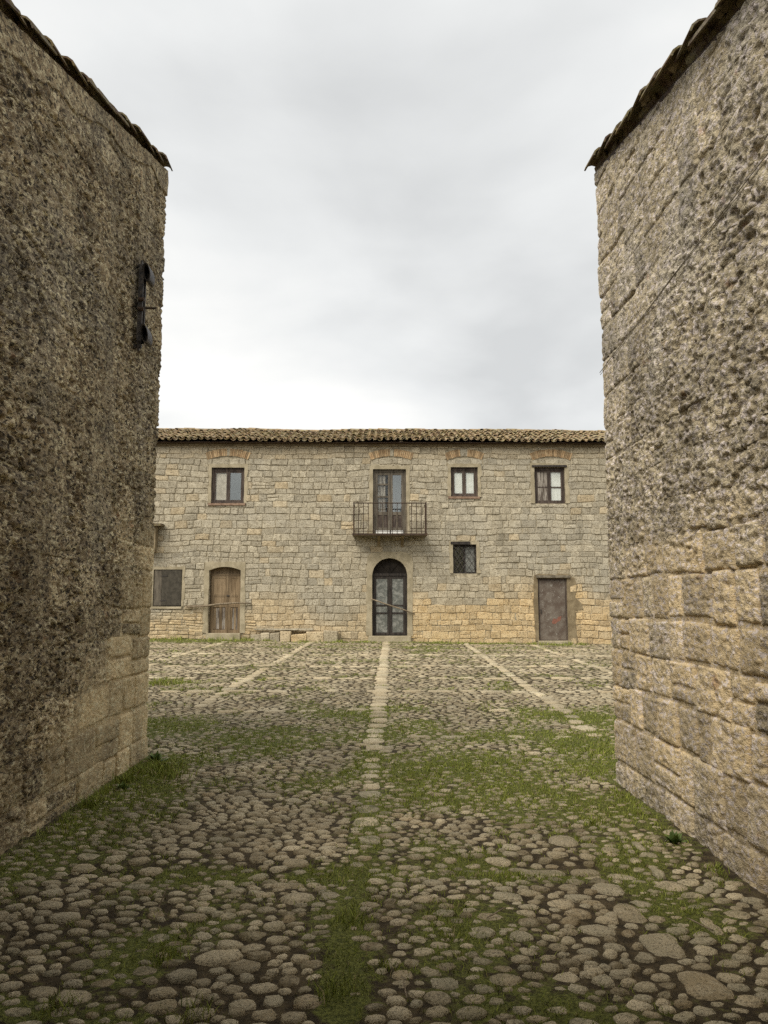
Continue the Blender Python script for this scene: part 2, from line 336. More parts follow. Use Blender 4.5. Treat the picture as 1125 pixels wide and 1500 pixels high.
GF = np.stack([idx[:-1, :-1], idx[:-1, 1:], idx[1:, 1:], idx[1:, :-1]], -1).reshape(-1, 4)
ground = mesh_np('ground', np.stack([GX, GY, GZ], -1).reshape(-1, 3), GF, M_soil, None, {'moss': moss_at(GX, GY).ravel()}, True)
tag(ground, 'cobbled courtyard and gateway paving with flagstone bands and moss', 'ground', kind='structure')

# flagstone bands --------------------------------------------------
FLAGS = []     # (cx, cy, half length along x, half width along y)
def band_y(x0, x1, y0, y1, w, lmin, lmax, skip=0.0, jit=0.02):
    y = y0
    while y < y1:
        l = rnd.uniform(lmin, lmax); t = (y + l / 2 - y0) / (y1 - y0)
        if rnd.random() > skip: FLAGS.append((x0 + (x1 - x0) * t + rnd.uniform(-jit, jit), y + l / 2, w / 2 * rnd.uniform(0.85, 1.12), l / 2 - 0.012))
        y += l
def band_x(y0, x0, x1, w, lmin, lmax, skip=0.0):
    x = x0
    while x < x1:
        l = rnd.uniform(lmin, lmax)
        if rnd.random() > skip: FLAGS.append((x + l / 2, y0 + rnd.uniform(-0.02, 0.02), l / 2 - 0.012, w / 2 * rnd.uniform(0.85, 1.1)))
        x += l
band_y(-0.02, 0.36, 8.7, 27.6, 0.27, 0.25, 0.5)
band_y(-0.06, -0.04, 5.4, 8.4, 0.2, 0.16, 0.34, 0.3)
band_y(2.68, 3.15, 9.5, 27.3, 0.22, 0.3, 0.6, 0.08)
band_y(-2.7, -2.25, 12.0, 27.0, 0.22, 0.3, 0.6, 0.1)
band_y(-5.45, -5.2, 16, 27, 0.24, 0.35, 0.6, 0.1); band_y(5.15, 5.45, 16, 27, 0.22, 0.35, 0.6, 0.15)
for yy in (21.9, 18.5, 15.9, 13.8):
    for xa, xb in ((-8, -5.6), (-5.1, -2.65), (-2.3, 0.0), (0.42, 2.65), (3.1, 5.0), (5.5, 8)):
        if abs(xa) < yy * 0.36 + 1.0: band_x(yy, xa, xb, 0.22, 0.3, 0.7, 0.12)
for yy in (11.5, 9.5): band_x(yy, 0.3, 2.5, 0.13, 0.25, 0.5, 0.4)
band_x(11.6, -2.4, -0.25, 0.13, 0.25, 0.5, 0.55)
for (cx, cy, hx, hy) in ((1.34, 4.28, 0.075, 0.17), (1.37, 3.88, 0.11, 0.17), (1.39, 3.47, 0.1, 0.16), (1.33, 4.62, 0.1, 0.1), (1.02, 4.93, 0.17, 0.08), (1.3, 4.97, 0.1, 0.07),
                         (1.28, 5.5, 0.1, 0.16), (-0.5, 5.05, 0.11, 0.07)):
    FLAGS.append((cx, cy, hx, hy))
for k, (ya, yb) in enumerate(((3.88, 4.35), (4.75, 5.2), (5.22, 5.5))):
    FLAGS.append((1.70 + 0.03 * k, (ya + yb) / 2, 0.028, (yb - ya) / 2))
FA = np.array(FLAGS)

def ring_stone(cx, cy, rad, th, h, sink, rings, tilt=(0, 0)):
    """domed stone from a radial outline; rings = [(fraction, height fraction)] from the rim inwards"""
    n = len(th); V = []
    for fr, hf in rings:
        for k in range(n):
            x = rad[k] * fr * math.cos(th[k]); y = rad[k] * fr * math.sin(th[k])
            V.append((x, y, -sink if hf is None else h * hf + tilt[0] * x + tilt[1] * y))
    V.append((0, 0, h))
    F = [(r * n + k, r * n + (k + 1) % n, (r + 1) * n + (k + 1) % n, (r + 1) * n + k) for r in range(len(rings) - 1) for k in range(n)]
    c = len(rings) * n; b = (len(rings) - 1) * n
    F += [(b + k, b + (k + 1) % n, c) for k in range(n)]
    return V, F
def to_world(V, cx, cy):
    z = float(gz(cx, cy)); return [(x + cx, y + cy, zz + z) for x, y, zz in V]
def stone_obj(name, V, F, mat, parent, tint, moss):
    me = bpy.data.meshes.new(name); me.from_pydata(V, [], F); me.update()
    for a, v in (('tint', tint), ('moss', moss)):
        at = me.attributes.new(a, 'FLOAT', 'POINT'); at.data.foreach_set('value', np.full(len(V), v, np.float32))
    me.polygons.foreach_set('use_smooth', np.ones(len(me.polygons), bool)); me.materials.append(mat)
    return link(name, me, parent)
for (cx, cy, hx, hy) in FLAGS:
    n = 16 if cy < 9 else 12
    th = [2 * math.pi * (k + 0.5) / n for k in range(n)]; rad = []
    for t in th:
        c, s = abs(math.cos(t)), abs(math.sin(t)); p = 7.0
        rad.append(((c / hx) ** p + (s / hy) ** p) ** (-1 / p) * (rnd.uniform(0.78, 1.07) if cy > 7 else rnd.uniform(0.62, 1.08)))
    rad = [0.5 * rad[k] + 0.25 * (rad[k - 1] + rad[(k + 1) % n]) for k in range(n)]
    h = (0.013 if cy < 10 else 0.02) + rnd.uniform(-0.004, 0.006)
    V, F = ring_stone(cx, cy, rad, th, h, 0.05, [(1.0, None), (0.98, -0.2), (0.88, 0.7), (0.5, rnd.uniform(0.85, 1.15))], (rnd.uniform(-.03, .03), rnd.uniform(-.03, .03)))
    stone_obj('flagstone', to_world(V, cx, cy), F, M_flag if cy > 7 else M_cob, ground, rnd.uniform(0.2, 1), float(moss_at(cx, cy)) * (0.5 if cy > 7 else 1.0))

# cobbles: weighted Voronoi cells of a random point set, shrunk and domed ------------------
pts = []; cell = 0.1; gridd = {}
def try_pt(x, y, r):
    ix, iy = int(x // cell), int(y // cell)
    for i in range(ix - 2, ix + 3):
        for j in range(iy - 2, iy + 3):
            for (px, py, pr) in gridd.get((i, j), ()):
                if (px - x) ** 2 + ((py - y) * 1.4) ** 2 < ((pr + r) * 0.86) ** 2: return False
    gridd.setdefault((ix, iy), []).append((x, y, r)); pts.append((x, y, r)); return True
def half_w(y): return (2.5, 2.3) if y < 8.0 else (0.38 * y + 0.4, 0.40 * y + 0.4)
def zone(y0, y1, tries, rs):
    for k in range(tries):
        y = rnd.uniform(y0, y1); a, b = half_w(y); x = rnd.uniform(-a, b)
        r = rnd.choice(rs) * rnd.uniform(0.9, 1.1)
        if y < 9 and k < tries * 0.05: r *= 1.4
        try_pt(x, y, r)
zone(2.4, 8.2, 20000, (0.038, 0.045, 0.052, 0.06, 0.074)); zone(2.4, 8.2, 14000, (0.025, 0.031))
zone(8.2, 15, 48000, (0.046, 0.055, 0.065, 0.08)); zone(8.2, 15, 12000, (0.034,)); zone(15, 27.75, 90000, (0.062, 0.072, 0.085, 0.105))
P = np.array(pts)
if len(FA):
    keep = np.ones(len(P), bool)
    for (cx, cy, hx, hy) in FLAGS:
        keep &= ~((np.abs(P[:, 0] - cx) < hx * .9 + 0.01) & (np.abs(P[:, 1] - cy) < hy * .9 + 0.008))
    P = P[keep]
P = P[np.argsort(P[:, 1])]; K = 14; n = len(P); nb = np.zeros((n, K), int)
for i0 in range(0, n, 400):
    q = P[i0:i0 + 400]; lo = np.searchsorted(P[:, 1], q[0, 1] - 0.45); hi = np.searchsorted(P[:, 1], q[-1, 1] + 0.45)
    d = (q[:, None, 0] - P[None, lo:hi, 0]) ** 2 + 1.8 * (q[:, None, 1] - P[None, lo:hi, 1]) ** 2
    d[d == 0] = 99; nb[i0:i0 + 400] = np.argpartition(d, min(K, d.shape[1] - 1), 1)[:, :K] + lo
NS = 10; AN = 1.35
TH = 2 * np.pi * np.arange(NS) / NS
DX = P[nb, 0] - P[:, 0:1]; DY = AN * (P[nb, 1] - P[:, 1:2]); D2 = DX ** 2 + DY ** 2
WR = P[nb, 2] ** 2
RAD = np.full((n, NS), 1.0)
for k in range(NS):
    dot = DX * math.cos(TH[k]) + DY * math.sin(TH[k])
    r = np.where(dot > 1e-3, (D2 + P[:, 2:3] ** 2 - WR) / (2 * np.maximum(dot, 1e-3)), 9.0)
    RAD[:, k] = np.minimum(r.min(1), P[:, 2] * 1.6)
RAD = np.clip(RAD, 0.02, None)
for (cx, cy, hx, hy) in FLAGS:                      # do not run over a flagstone
    m = np.where((np.abs(P[:, 0] - cx) < hx + 0.25) & (np.abs(P[:, 1] - cy) < hy + 0.25))[0]
    for k in range(NS):
        for fr in (1.0, 0.8, 0.6):
            X = P[m, 0] + RAD[m, k] * math.cos(TH[k]); Y = P[m, 1] + RAD[m, k] * math.sin(TH[k]) / AN
            ins = (np.abs(X - cx) < hx * .93) & (np.abs(Y - cy) < hy * .93); RAD[m[ins], k] *= 0.8
RAD = 0.66 * RAD + 0.17 * (np.roll(RAD, 1, 1) + np.roll(RAD, -1, 1))
RAD = np.minimum(RAD, RAD.mean(1, keepdims=True) * 1.45)
MO = moss_at(P[:, 0], P[:, 1])
shrink = rng.uniform(0.66, 1.0, n) - 0.12 * np.clip(MO, 0, 1) - 0.07 * sstep(8, 14, P[:, 1])
RAD *= shrink[:, None] * rng.uniform(0.82, 1.12, (n, NS))
buried = (MO + rng.uniform(-0.3, 0.3, n)) > 1.2
inwall = ((P[:, 0] < -2.36) & (P[:, 1] < 8.45)) | ((P[:, 0] > 2.1) & (P[:, 1] < 7.25))
ch = (np.abs(P[:, 0] + 0.13) < 0.1) & (P[:, 1] < 5.0) & (rng.random(n) < 0.75)
ok = ~buried & ~inwall & ~ch & (RAD.mean(1) > 0.025)
P, RAD, MO = P[ok], RAD[ok], MO[ok]; n = len(P)
Hh = (1 - 0.6 * sstep(8, 15, P[:, 1])) * (0.008 + 0.115 * RAD.mean(1)) * rng.uniform(0.55, 1.3, n) * (1 - 0.3 * np.clip(MO, 0, 1))
TI = np.clip(rng.normal(0.5, 0.34, n), 0, 1); TL = rng.uniform(-0.12, 0.12, (n, 2)); PZ = gz(P[:, 0], P[:, 1])
def cobble_arrays(sel, rings):
    m = len(sel); C, S = np.cos(TH), np.sin(TH); L = []
    for fr, hf in rings:
        x = RAD[sel] * fr * C; y = RAD[sel] * fr * S / AN
        if hf is None: z = np.full((m, NS), -0.05)
        else: z = Hh[sel][:, None] * hf * rng.uniform(0.78, 1.14, (m, NS)) + TL[sel][:, :1] * x + TL[sel][:, 1:] * y
        L.append(np.stack([x + P[sel][:, :1], y + P[sel][:, 1:2], z + PZ[sel][:, None]], -1))
    top = np.stack([P[sel][:, 0], P[sel][:, 1], PZ[sel] + Hh[sel]], -1)[:, None]
    V = np.concatenate(L + [top], 1)
    k = np.arange(NS); k2 = (k + 1) % NS; F = []
    for r in range(len(rings) - 1):
        a, b, c, d = r * NS + k, r * NS + k2, (r + 1) * NS + k2, (r + 1) * NS + k
        F += [np.stack([a, b, c], -1), np.stack([a, c, d], -1)]
    b = (len(rings) - 1) * NS; F.append(np.stack([b + k, b + k2, np.full(NS, len(rings) * NS)], -1))
    return V, np.concatenate(F)
RINGS = [(1.0, None), (0.96, -0.1), (0.72, 0.85)]
size_px = np.where((np.abs(P[:, 0]) < 0.47 * P[:, 1]) & (P[:, 1] > 3.1), RAD.mean(1) / P[:, 1] ** 1.5, 0)
order = np.argsort(-size_px); near_c = order[:300]; far_c = order[300:]
V, F = cobble_arrays(near_c, [(1.0, None), (0.97, -0.25), (0.85, 0.7), (0.48, rng.uniform(0.88, 1.05))])
for i in range(len(near_c)):
    j = near_c[i]; nv = V.shape[1]
    mesh_np('cobblestone', V[i], F, M_cob, ground, {'tint': np.full(nv, TI[j]), 'moss': np.full(nv, MO[j])}, True)
V, F = cobble_arrays(far_c, RINGS); m, nv = V.shape[:2]
cr = mesh_np('cobblestones', V.reshape(-1, 3), (F[None] + (np.arange(m) * nv)[:, None, None]).reshape(-1, 3), M_cob, ground,
             {'tint': np.repeat(TI[far_c], nv), 'moss': np.repeat(MO[far_c], nv)}, True)
cr['kind'] = 'stuff'

# grass ---------------------------------------------------------------
def blades(X, Y, Hb, W, lean, tint):
    m = len(X); a = rng.uniform(0, 2 * np.pi, m); b = rng.uniform(0, 2 * np.pi, m); Z = gz(X, Y) - 0.02
    dx, dy = np.cos(a) * W, np.sin(a) * W; lx, ly = np.cos(b) * lean * Hb, np.sin(b) * lean * Hb
    p0 = np.stack([X - dx, Y - dy, Z], -1); p1 = np.stack([X + dx, Y + dy, Z], -1)
    p2 = np.stack([X + dx * .7 + lx * .4, Y + dy * .7 + ly * .4, Z + Hb * .6], -1); p3 = np.stack([X + lx, Y + ly, Z + Hb], -1)
    p4 = np.stack([X - dx * .7 + lx * .4, Y - dy * .7 + ly * .4, Z + Hb * .6], -1)
    V = np.stack([p0, p1, p2, p3, p4], 1).reshape(-1, 3); o = (np.arange(m) * 5)[:, None]
    F = np.concatenate([o + np.array([[0, 1, 2]]), o + np.array([[0, 2, 4]]), o + np.array([[4, 2, 3]])])
    return V, F, np.repeat(tint, 5)
gxs, gys = [], []
for (ya, yb, N) in ((2.6, 9, 260000), (9, 16, 180000), (16, 27.8, 70000)):
    y = rng.uniform(ya, yb, N); a = np.where(y < 8, 2.45, 0.38 * y + .4); x = rng.uniform(-1, 1, N) * a
    mo = moss_at(x, y) + 1.1 * (fbm(x * 7, y * 7, 77, 3) - 0.5)
    k = (mo > 0.37 + rng.uniform(0, 0.65, N)) & ~((x < -2.4) & (y < 8.45)) & ~((x > 2.15) & (y < 7.25))
    gxs.append(x[k]); gys.append(y[k])
# tufts: ring of longer blades round a point
TUFT = [(-2.1, 7.75, 0.22, 260, .11), (-1.95, 7.45, 0.2, 200, .1), (-2.28, 7.3, 0.1, 120, .13), (-2.3, 6.4, 0.08, 90, .12), (-2.25, 5.7, 0.1, 90, .08), (-0.95, 3.75, 0.09, 110, .08), (-0.15, 3.4, 0.1, 160, .08),
        (-0.13, 4.1, 0.1, 150, .07), (0.35, 3.9, 0.08, 90, .06), (0.85, 4.85, 0.12, 130, .06), (-0.3, 4.85, 0.12, 130, .06), (1.6, 5.9, 0.1, 90, .08), (-0.7, 3.25, .1, 120, .08),
        (2.5, 8.7, .4, 500, .07), (2.0, 7.6, .2, 160, .07), (-4.1, 15, 0.4, 300, .14), (-1.5, 4.6, .06, 40, .05), (0.05, 3.6, .07, 80, .07), (-1.25, 3.3, .08, 90, .08), (0.7, 3.25, .07, 70, .06)] + [(2.06 + rnd.uniform(-.05, .03), rnd.uniform(4.3, 7.2), .06, rnd.randint(15, 60), rnd.uniform(.03, .08)) for k in range(16)] + [(-2.3 + rnd.uniform(-.03, .06), rnd.uniform(4.6, 8.4), .07, rnd.randint(20, 80), rnd.uniform(.04, .11)) for k in range(18)] + [(rnd.uniform(-2, 2), rnd.uniform(3.2, 9), .05, rnd.randint(15, 50), rnd.uniform(.03, .06)) for k in range(60)]
bx, by, bh = [np.concatenate(gxs)], [np.concatenate(gys)], []
bh.append(rng.uniform(0.012, 0.045, len(bx[0])) * (1 + 0.03 * by[0]))
for (x, y, r, k, h) in TUFT:
    q = rng.normal(0, 0.5, (k, 2)) * r; bx.append(x + q[:, 0]); by.append(y + q[:, 1]); bh.append(rng.uniform(0.35, 1.1, k) * h)
for k in range(70):                                       # grass along the foot of the farmhouse
    x = rnd.uniform(-8, 8.2); y = rnd.uniform(27.2, 27.8); c = rnd.randint(20, 50)
    if abs(x - 0.5) < 0.6: continue
    q = rng.normal(0, 0.1, (c, 2)); bx.append(x + q[:, 0]); by.append(np.minimum(y + q[:, 1], 27.85)); bh.append(rng.uniform(0.4, 1.1, c) * rnd.uniform(0.06, 0.2) * (1.3 if x < -4 else 0.8))
bx, by, bh = map(np.concatenate, (bx, by, bh))
V, F, T = blades(bx, by, bh, np.clip(0.001 + 0.0005 * by, 0.002, 0.01), rng.uniform(0.1, 0.9, len(bx)), np.where(rng.random(len(bx)) < .07, 1.6, np.clip(rng.normal(0.45, 0.25, len(bx)), 0, 1)))
grass = mesh_np('grass', V, F, M_grass, None, {'tint': T})
tag(grass, 'short green grass and moss growing between the cobbles', 'grass', kind='stuff')

# ------------------------------------------------------------------ pitted gateway walls
def split_block(rr, ua, ub, va, vb, first):
    a, b = va + rr.uniform(-.018, .018), vb + rr.uniform(-.018, .018)
    if rr.random() < 0.13: c = va + (vb - va) * rr.uniform(.4, .6); return [(ua, ub, a, c, first), (ua, ub, c, b, first)]
    return [(ua, ub, a, b, first)]
def gate_wing(X0, sgn, Y0, Y1, vis, topf, mat, seed, maskf, lab, courses, lens):
    """wing of the gate: blocks of one passage wall; u = world y, v = world z; sgn = outward direction along x"""
    rr = random.Random(seed)
    root = empty('stone_outbuilding', (X0, Y1, 0)); tag(root, lab, 'outbuilding', 'outbuildings flanking the gateway')
    inv = (-X0, -Y1, 0)
    blocks = []; v = -0.12
    while v < topf(Y1):
        h = rr.uniform(*courses) * (1.12 if v < 1.6 else 0.95); u = Y1; first = True
        while u > Y0:
            l = rr.uniform(*lens) * (2.5 if u < vis - 0.3 else 1.0)
            if first and rr.random() < 0.5: l *= 0.6
            ua = max(u - l, Y0); vt = topf(ua) if True else 0
            if v + 0.03 < topf(u): blocks += split_block(rr, ua, u, v, v + h, first)
            u = ua; first = False
        v += h
    UU, VV, DD, BB, OFF, TT, SK, shp = [], [], [], [], [], [], [], []
    for (ua, ub, va, vb, corner) in blocks:
        st = 0.0095 if ub > vis - 0.15 else 0.035
        g = rr.uniform(.003, .007); gu = rr.uniform(.007, .016); a, b, c, d = ua + gu, ub - (0 if corner else gu), va + g, vb - g
        nu = max(4, int((b - a) / st)); nv = max(4, int((d - c) / st))
        us = np.linspace(a, b, nu); vs = np.linspace(c, d, nv)
        us = np.concatenate([[a - 0.002], us, [b + (0 if corner else 0.002)]]); vs = np.concatenate([[c - 0.002], vs, [d + 0.002]])
        sku = np.zeros(len(us)); sku[0] = 1
        if not corner: sku[-1] = 1
        else:
            us = np.concatenate([us, [b, b]]); sku = np.concatenate([sku, [3, 9]])
        skv = np.zeros(len(vs)); skv[0] = skv[-1] = 1
        U, V = np.meshgrid(us, vs); S = np.maximum(sku[None, :], skv[:, None])
        tl = np.array([topf(x) for x in us])[None, :]
        V = np.minimum(V, tl - 0.02)
        dr = (b - U) if not corner else np.maximum(b - U, 0.0) + 0.05
        d_ = np.minimum(np.minimum(U - a, dr), np.minimum(V - c, d - V))
        UU.append(U.ravel()); VV.append(V.ravel()); DD.append(np.maximum(d_, 0).ravel()); SK.append(S.ravel()); k = U.size
        du = (U - (a + b) / 2) / (b - a); dv = (V - (c + d) / 2) / (d - c)
        OFF.append((rr.gauss(0, 0.004) + du * rr.uniform(-.008, .008) + dv * rr.uniform(-.006, .006)).ravel()); TT.append(np.full(k, rr.random())); BB.append(np.full(k, rr.choice((.35, .8, 1.0, 1.2, 1.2)))); shp.append(U.shape)
    U, V, D, OFF, TT, SK = map(np.concatenate, (UU, VV, DD, OFF, TT, SK))
    rough, fill, warm = maskf(U, V); warm = np.clip(warm * np.concatenate(BB), 0, 1)
    def surf(U, V, rough):
        wu = U + 0.03 * (vnoise(U * 9, V * 9, seed) - .5); wv = V + 0.03 * (vnoise(U * 9, V * 9, seed + 1) - .5)
        a = fbm(U * 5, V * 4.5, seed + 2, 3) - 0.5
        b = fbm(wu * 13, wv * 19, seed + 6, 3, 0.6)
        w, wid = worley(wu * 13, wv * 19, seed + 9)
        f = vnoise(wu * 26, wv * 40, seed + 15)
        h = 0.009 * a + rough * (-0.030 * sstep(0.50, 0.26, b) + 0.016 * (0.5 - w) + 0.028 * (f - .5)) + (1 - rough) * (0.004 * (b - .5) + 0.004 * (f - .5))
        w2, id2 = worley(wu * 4.5, wv * 4.5, seed + 12)
        h = h - 0.035 * rough * sstep(0.26, 0.12, w2) * (id2 > 0.75)
        return h
    H = surf(U, V, rough) + OFF * (1 - 0.6 * fill)
    ero = 0.6 + 0.9 * vnoise(U * 5, V * 5, seed + 20)
    H = H - (0.026 * np.exp(-D / 0.009) + 0.0012 * np.exp(-D / 0.03)) * ero * (1 - 0.9 * fill)
    H = np.where(SK > 0, np.minimum(H, H - 0.045 * SK + 0.0), H)
    Uw = U + 0.035 * (vnoise(U * 1.3, V * 1.3, seed + 30) - .5) + 0.016 * (vnoise(U * 7, V * 7, seed + 31) - .5)
    Vw = V + 0.03 * (vnoise(U * 1.1, V * 0.9, seed + 32) - .5) * sstep(0.0, 0.5, V) + 0.012 * (vnoise(U * 6, V * 6, seed + 33) - .5)
    Vw = np.minimum(Vw, np.array(topf(Uw)) - 0.02)
    POS = np.stack([sgn * H, Uw + inv[1], Vw], -1); i = 0
    for s in shp:
        k = s[0] * s[1]; id_ = np.arange(k).reshape(s)
        q = [id_[:-1, :-1], id_[:-1, 1:], id_[1:, 1:], id_[1:, :-1]]
        if sgn < 0: q = q[::-1]
        mesh_np('stone_block', POS[i:i + k], np.stack(q, -1).reshape(-1, 4), mat, root, {'tint': TT[i:i + k], 'warm': warm[i:i + k]}); i += k
    # mortar bed behind the blocks, flush where the joints are filled
    us = axis([(Y0, vis - 0.2, 0.06), (vis - 0.2, Y1 - 0.02, 0.026)]); us = np.append(us, us[-1] + 0.002); vs = np.arange(-0.1, topf(Y1) + 0.02, 0.026)
    U, V = np.meshgrid(us, vs); V = np.minimum(V, np.array(topf(U)) - 0.01)
    rough, fill, warm = maskf(U, V)
    H = surf(U, V, rough * 0.9) - 0.002 - (1 - fill) * (0.014 + 0.014 * sstep(0.5, 0.7, fbm(U * 2.2, V * 2.6, seed + 40, 2)))
    H[:, -1] = -0.3
    id_ = np.arange(U.size).reshape(U.shape); q = [id_[:-1, :-1], id_[:-1, 1:], id_[1:, 1:], id_[1:, :-1]]
    if sgn < 0: q = q[::-1]
    mesh_np('mortar_bed', np.stack([sgn * H, U + inv[1], V], -1).reshape(-1, 3), np.stack(q, -1).reshape(-1, 4), mat, root,
            {'tint': np.full(U.size, 0.55), 'warm': warm.ravel() * 0.9})
    # solid body of the wing
    m = MB(); xa, xb = -sgn * 0.12, -sgn * 9.0; ya, yb = Y0 - Y1, -0.09
    z0, z1 = topf(Y0) - 0.06, topf(Y1) - 0.06
    m.add([(xa, ya, -0.3), (xb, ya, -0.3), (xb, yb, -0.3), (xa, yb, -0.3), (xa, ya, z0), (xb, ya, z0), (xb, yb, z1), (xa, yb, z1)],
          [(0, 3, 2, 1), (4, 5, 6, 7), (0, 1, 5, 4), (1, 2, 6, 5), (2, 3, 7, 6), (3, 0, 4, 7)])
    m.build('wall_core', M_mortar, root)
    return root

TOP_L = lambda u: 6.60 + 0.31 * (np.asarray(u) - 8.42)
TOP_R = lambda u: 5.90 + 0.244 * (np.asarray(u) - 7.2)
def mask_left(U, V):
    n1 = fbm(U * 0.9, V * 0.7, 201, 3); edge = U - 6.6 + 0.25 * (n1 - .5) * 8
    low = sstep(2.5, 1.0, V - 0.8 * (U - 7.6) + 1.4 * (n1 - .5) + 0.9 * (fbm(U * 4, V * 4, 221, 3) - .5)) * sstep(5.2, 6.6, U + 1.2 * (n1 - .5))
    base = sstep(0.75, 0.3, V + 0.5 * (n1 - .5))
    warm = np.clip(low * 0.95 + base * 0.45, 0, 1)
    rough = np.clip(1.0 - 0.75 * low - 0.35 * base, 0.15, 1) * sstep(-0.02, 0.25, TOP_L(U) - 0.25 - V + 0.3 * (n1 - .5))
    streak = sstep(0.60, 0.70, fbm(U * 2.6, V * 0.28, 205, 2)); rough = rough * (1 - 0.65 * streak)
    n3 = fbm(U * 2.6, V * 3.4, 211, 2)
    fill = np.clip(0.8 - 0.75 * low - 0.4 * base + 1.3 * (n3 - .5), 0, 1)
    rough = rough * (1 - 0.5 * np.exp(-np.clip(8.42 - U, 0, 9) / 0.08))
    return np.clip(rough, 0.1, 1), fill, np.clip(warm + 0.12 * streak, 0, 1)
def mask_right(U, V):
    n1 = fbm(U * 0.8, V * 0.8, 301, 3); n2 = fbm(U * 2.1, V * 2.1, 305, 2)
    low = sstep(2.35, 1.75, V + 1.0 * (n1 - .5) + 0.7 * (n2 - .5)); upl = sstep(3.2, 4.2, V + 0.8 * (U - 6.2) + 1.5 * (n1 - .5))
    warm = np.clip(low * (0.85 + 1.0 * (n2 - 0.35)) * sstep(-0.3, 0.7, V + 0.8 * (n2 - .4)), 0, 1)
    rough = np.clip(0.85 - 0.58 * low - 0.6 * upl, 0.18, 1) * (1 - 0.5 * np.exp(-np.clip(7.2 - U, 0, 9) / 0.08))
    n3 = fbm(U * 2.6, V * 3.4, 311, 2)
    fill = np.clip(0.85 - 0.9 * low - 0.75 * upl + 1.2 * (n3 - .5), 0, 1)
    return rough, fill, np.clip(warm + 0.12 * upl, 0, 1)
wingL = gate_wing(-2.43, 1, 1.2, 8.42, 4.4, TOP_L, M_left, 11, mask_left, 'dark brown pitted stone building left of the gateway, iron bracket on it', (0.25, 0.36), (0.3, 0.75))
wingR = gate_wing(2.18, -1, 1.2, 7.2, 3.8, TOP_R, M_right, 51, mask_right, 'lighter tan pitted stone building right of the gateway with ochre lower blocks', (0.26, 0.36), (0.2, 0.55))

def coppo(L, r0, r1, th=0.014, nseg=7, flip=False):
    """curved clay tile along +y, lower (wide) end at y=0; returns verts, faces"""
    V = []
    for y, r in ((0, r0), (L, r1)):
        for rr_ in (r, r - th):
            for k in range(nseg + 1):
                t = math.pi * k / nseg; z = rr_ * math.sin(t) * 0.85; V.append((rr_ * math.cos(t), y, -z + r * 0.85 if flip else z))
    n = nseg + 1; F = []
    for k in range(nseg):
        F += [(k, k + 1, 2 * n + k + 1, 2 * n + k), (n + k, 3 * n + k, 3 * n + k + 1, n + k + 1), (k, n + k, n + k + 1, k + 1), (2 * n + k, 2 * n + k + 1, 3 * n + k + 1, 3 * n + k)]
    F += [(0, 2 * n, 3 * n, n), (nseg, n + nseg, 3 * n + nseg, 2 * n + nseg)]
    return V, F
def place(V, loc, slope, rz=0.0, roll=0.0):
    cs, sn = math.cos(slope), math.sin(slope); cz, sz = math.cos(rz), math.sin(rz); cr, sr = math.cos(roll), math.sin(roll); out = []
    for x, y, z in V:
        x, z = x * cr + z * sr, -x * sr + z * cr
        x, y = x * cz - y * sz, x * sz + y * cz
        y, z = y * cs - z * sn, y * sn + z * cs
        out.append((x + loc[0], y + loc[1], z + loc[2]))
    return out
def wing_roof(root, X0, sgn, Y0, Y1, topf, slope, hang, seed):
    rr = random.Random(seed); oy = -Y1
    roof = link('roof', None, root)
    me = MB(); xa, xb = -sgn * 0.012, -sgn * 9.2
    za, zb = topf(Y0) - 0.03, topf(Y1) - 0.03; ya, yb = Y0 + oy, -0.005
    P = [(xa, ya, za), (xb, ya, za), (xb, yb, zb), (xa, yb, zb)]
    P += [(x, y, z + 0.035) for x, y, z in P]
    me.add(P, [(0, 3, 2, 1), (4, 5, 6, 7), (0, 1, 5, 4), (1, 2, 6, 5), (2, 3, 7, 6), (3, 0, 4, 7)])
    me.build('roof_deck', M_rust, roof)
    step = 0.34; nrow = int((Y1 + 0.12 - Y0) / (step * math.cos(slope)))
    for row in range(nrow):
        for col in range(4):
            for pan in (0, 1):
                if pan and col == 3: continue
                x = sgn * (hang - 0.085 - col * 0.235 - (0.117 if pan else 0)) + rr.uniform(-.02, .02)
                yy = Y1 + 0.12 - (row + 1) * step * math.cos(slope) - 0.06
                z = float(topf(yy)) + 0.005 + (0.055 if not pan else 0.012) + rr.uniform(-.012, .02)
                V, F = coppo(0.43 * rr.uniform(.85, 1.06), 0.1, 0.078, 0.016, 6, bool(pan))
                m = MB(); m.add(place(V, (x, yy + oy, z), slope - 0.055, rr.gauss(0, .05), rr.gauss(0, .06)), F, rr.random())
                m.build('roof_tile', M_tile2, roof)
    # lumps of mortar and moss along the verge
    for k in range(9):
        yy = rr.uniform(Y0 + 2.2, Y1 - 0.1); r = rr.uniform(0.03, 0.075); V = []
        for i in range(5):
            for j in range(8):
                t = math.pi * i / 4; p = 2 * math.pi * j / 8; q = r * rr.uniform(.75, 1.2)
                V.append((sgn * (hang - 0.1) + q * math.sin(t) * math.cos(p) - rr.random() * 0.01, yy + oy + 1.6 * q * math.sin(t) * math.sin(p), float(topf(yy)) + 0.13 + q * math.cos(t)))
        F = [(i * 8 + j, i * 8 + (j + 1) % 8, i * 8 + 8 + (j + 1) % 8, i * 8 + 8 + j) for i in range(4) for j in range(8)]
        m = MB(); m.add(V, F, rr.random()); m.build('verge_lump', M_band, roof, True)
    return roof
wing_roof(wingL, -2.43, 1, 1.0, 8.42, TOP_L, math.atan(0.31), 0.055, 5)
wing_roof(wingR, 2.18, -1, 1.0, 7.2, TOP_R, math.atan(0.244), 0.09, 6)
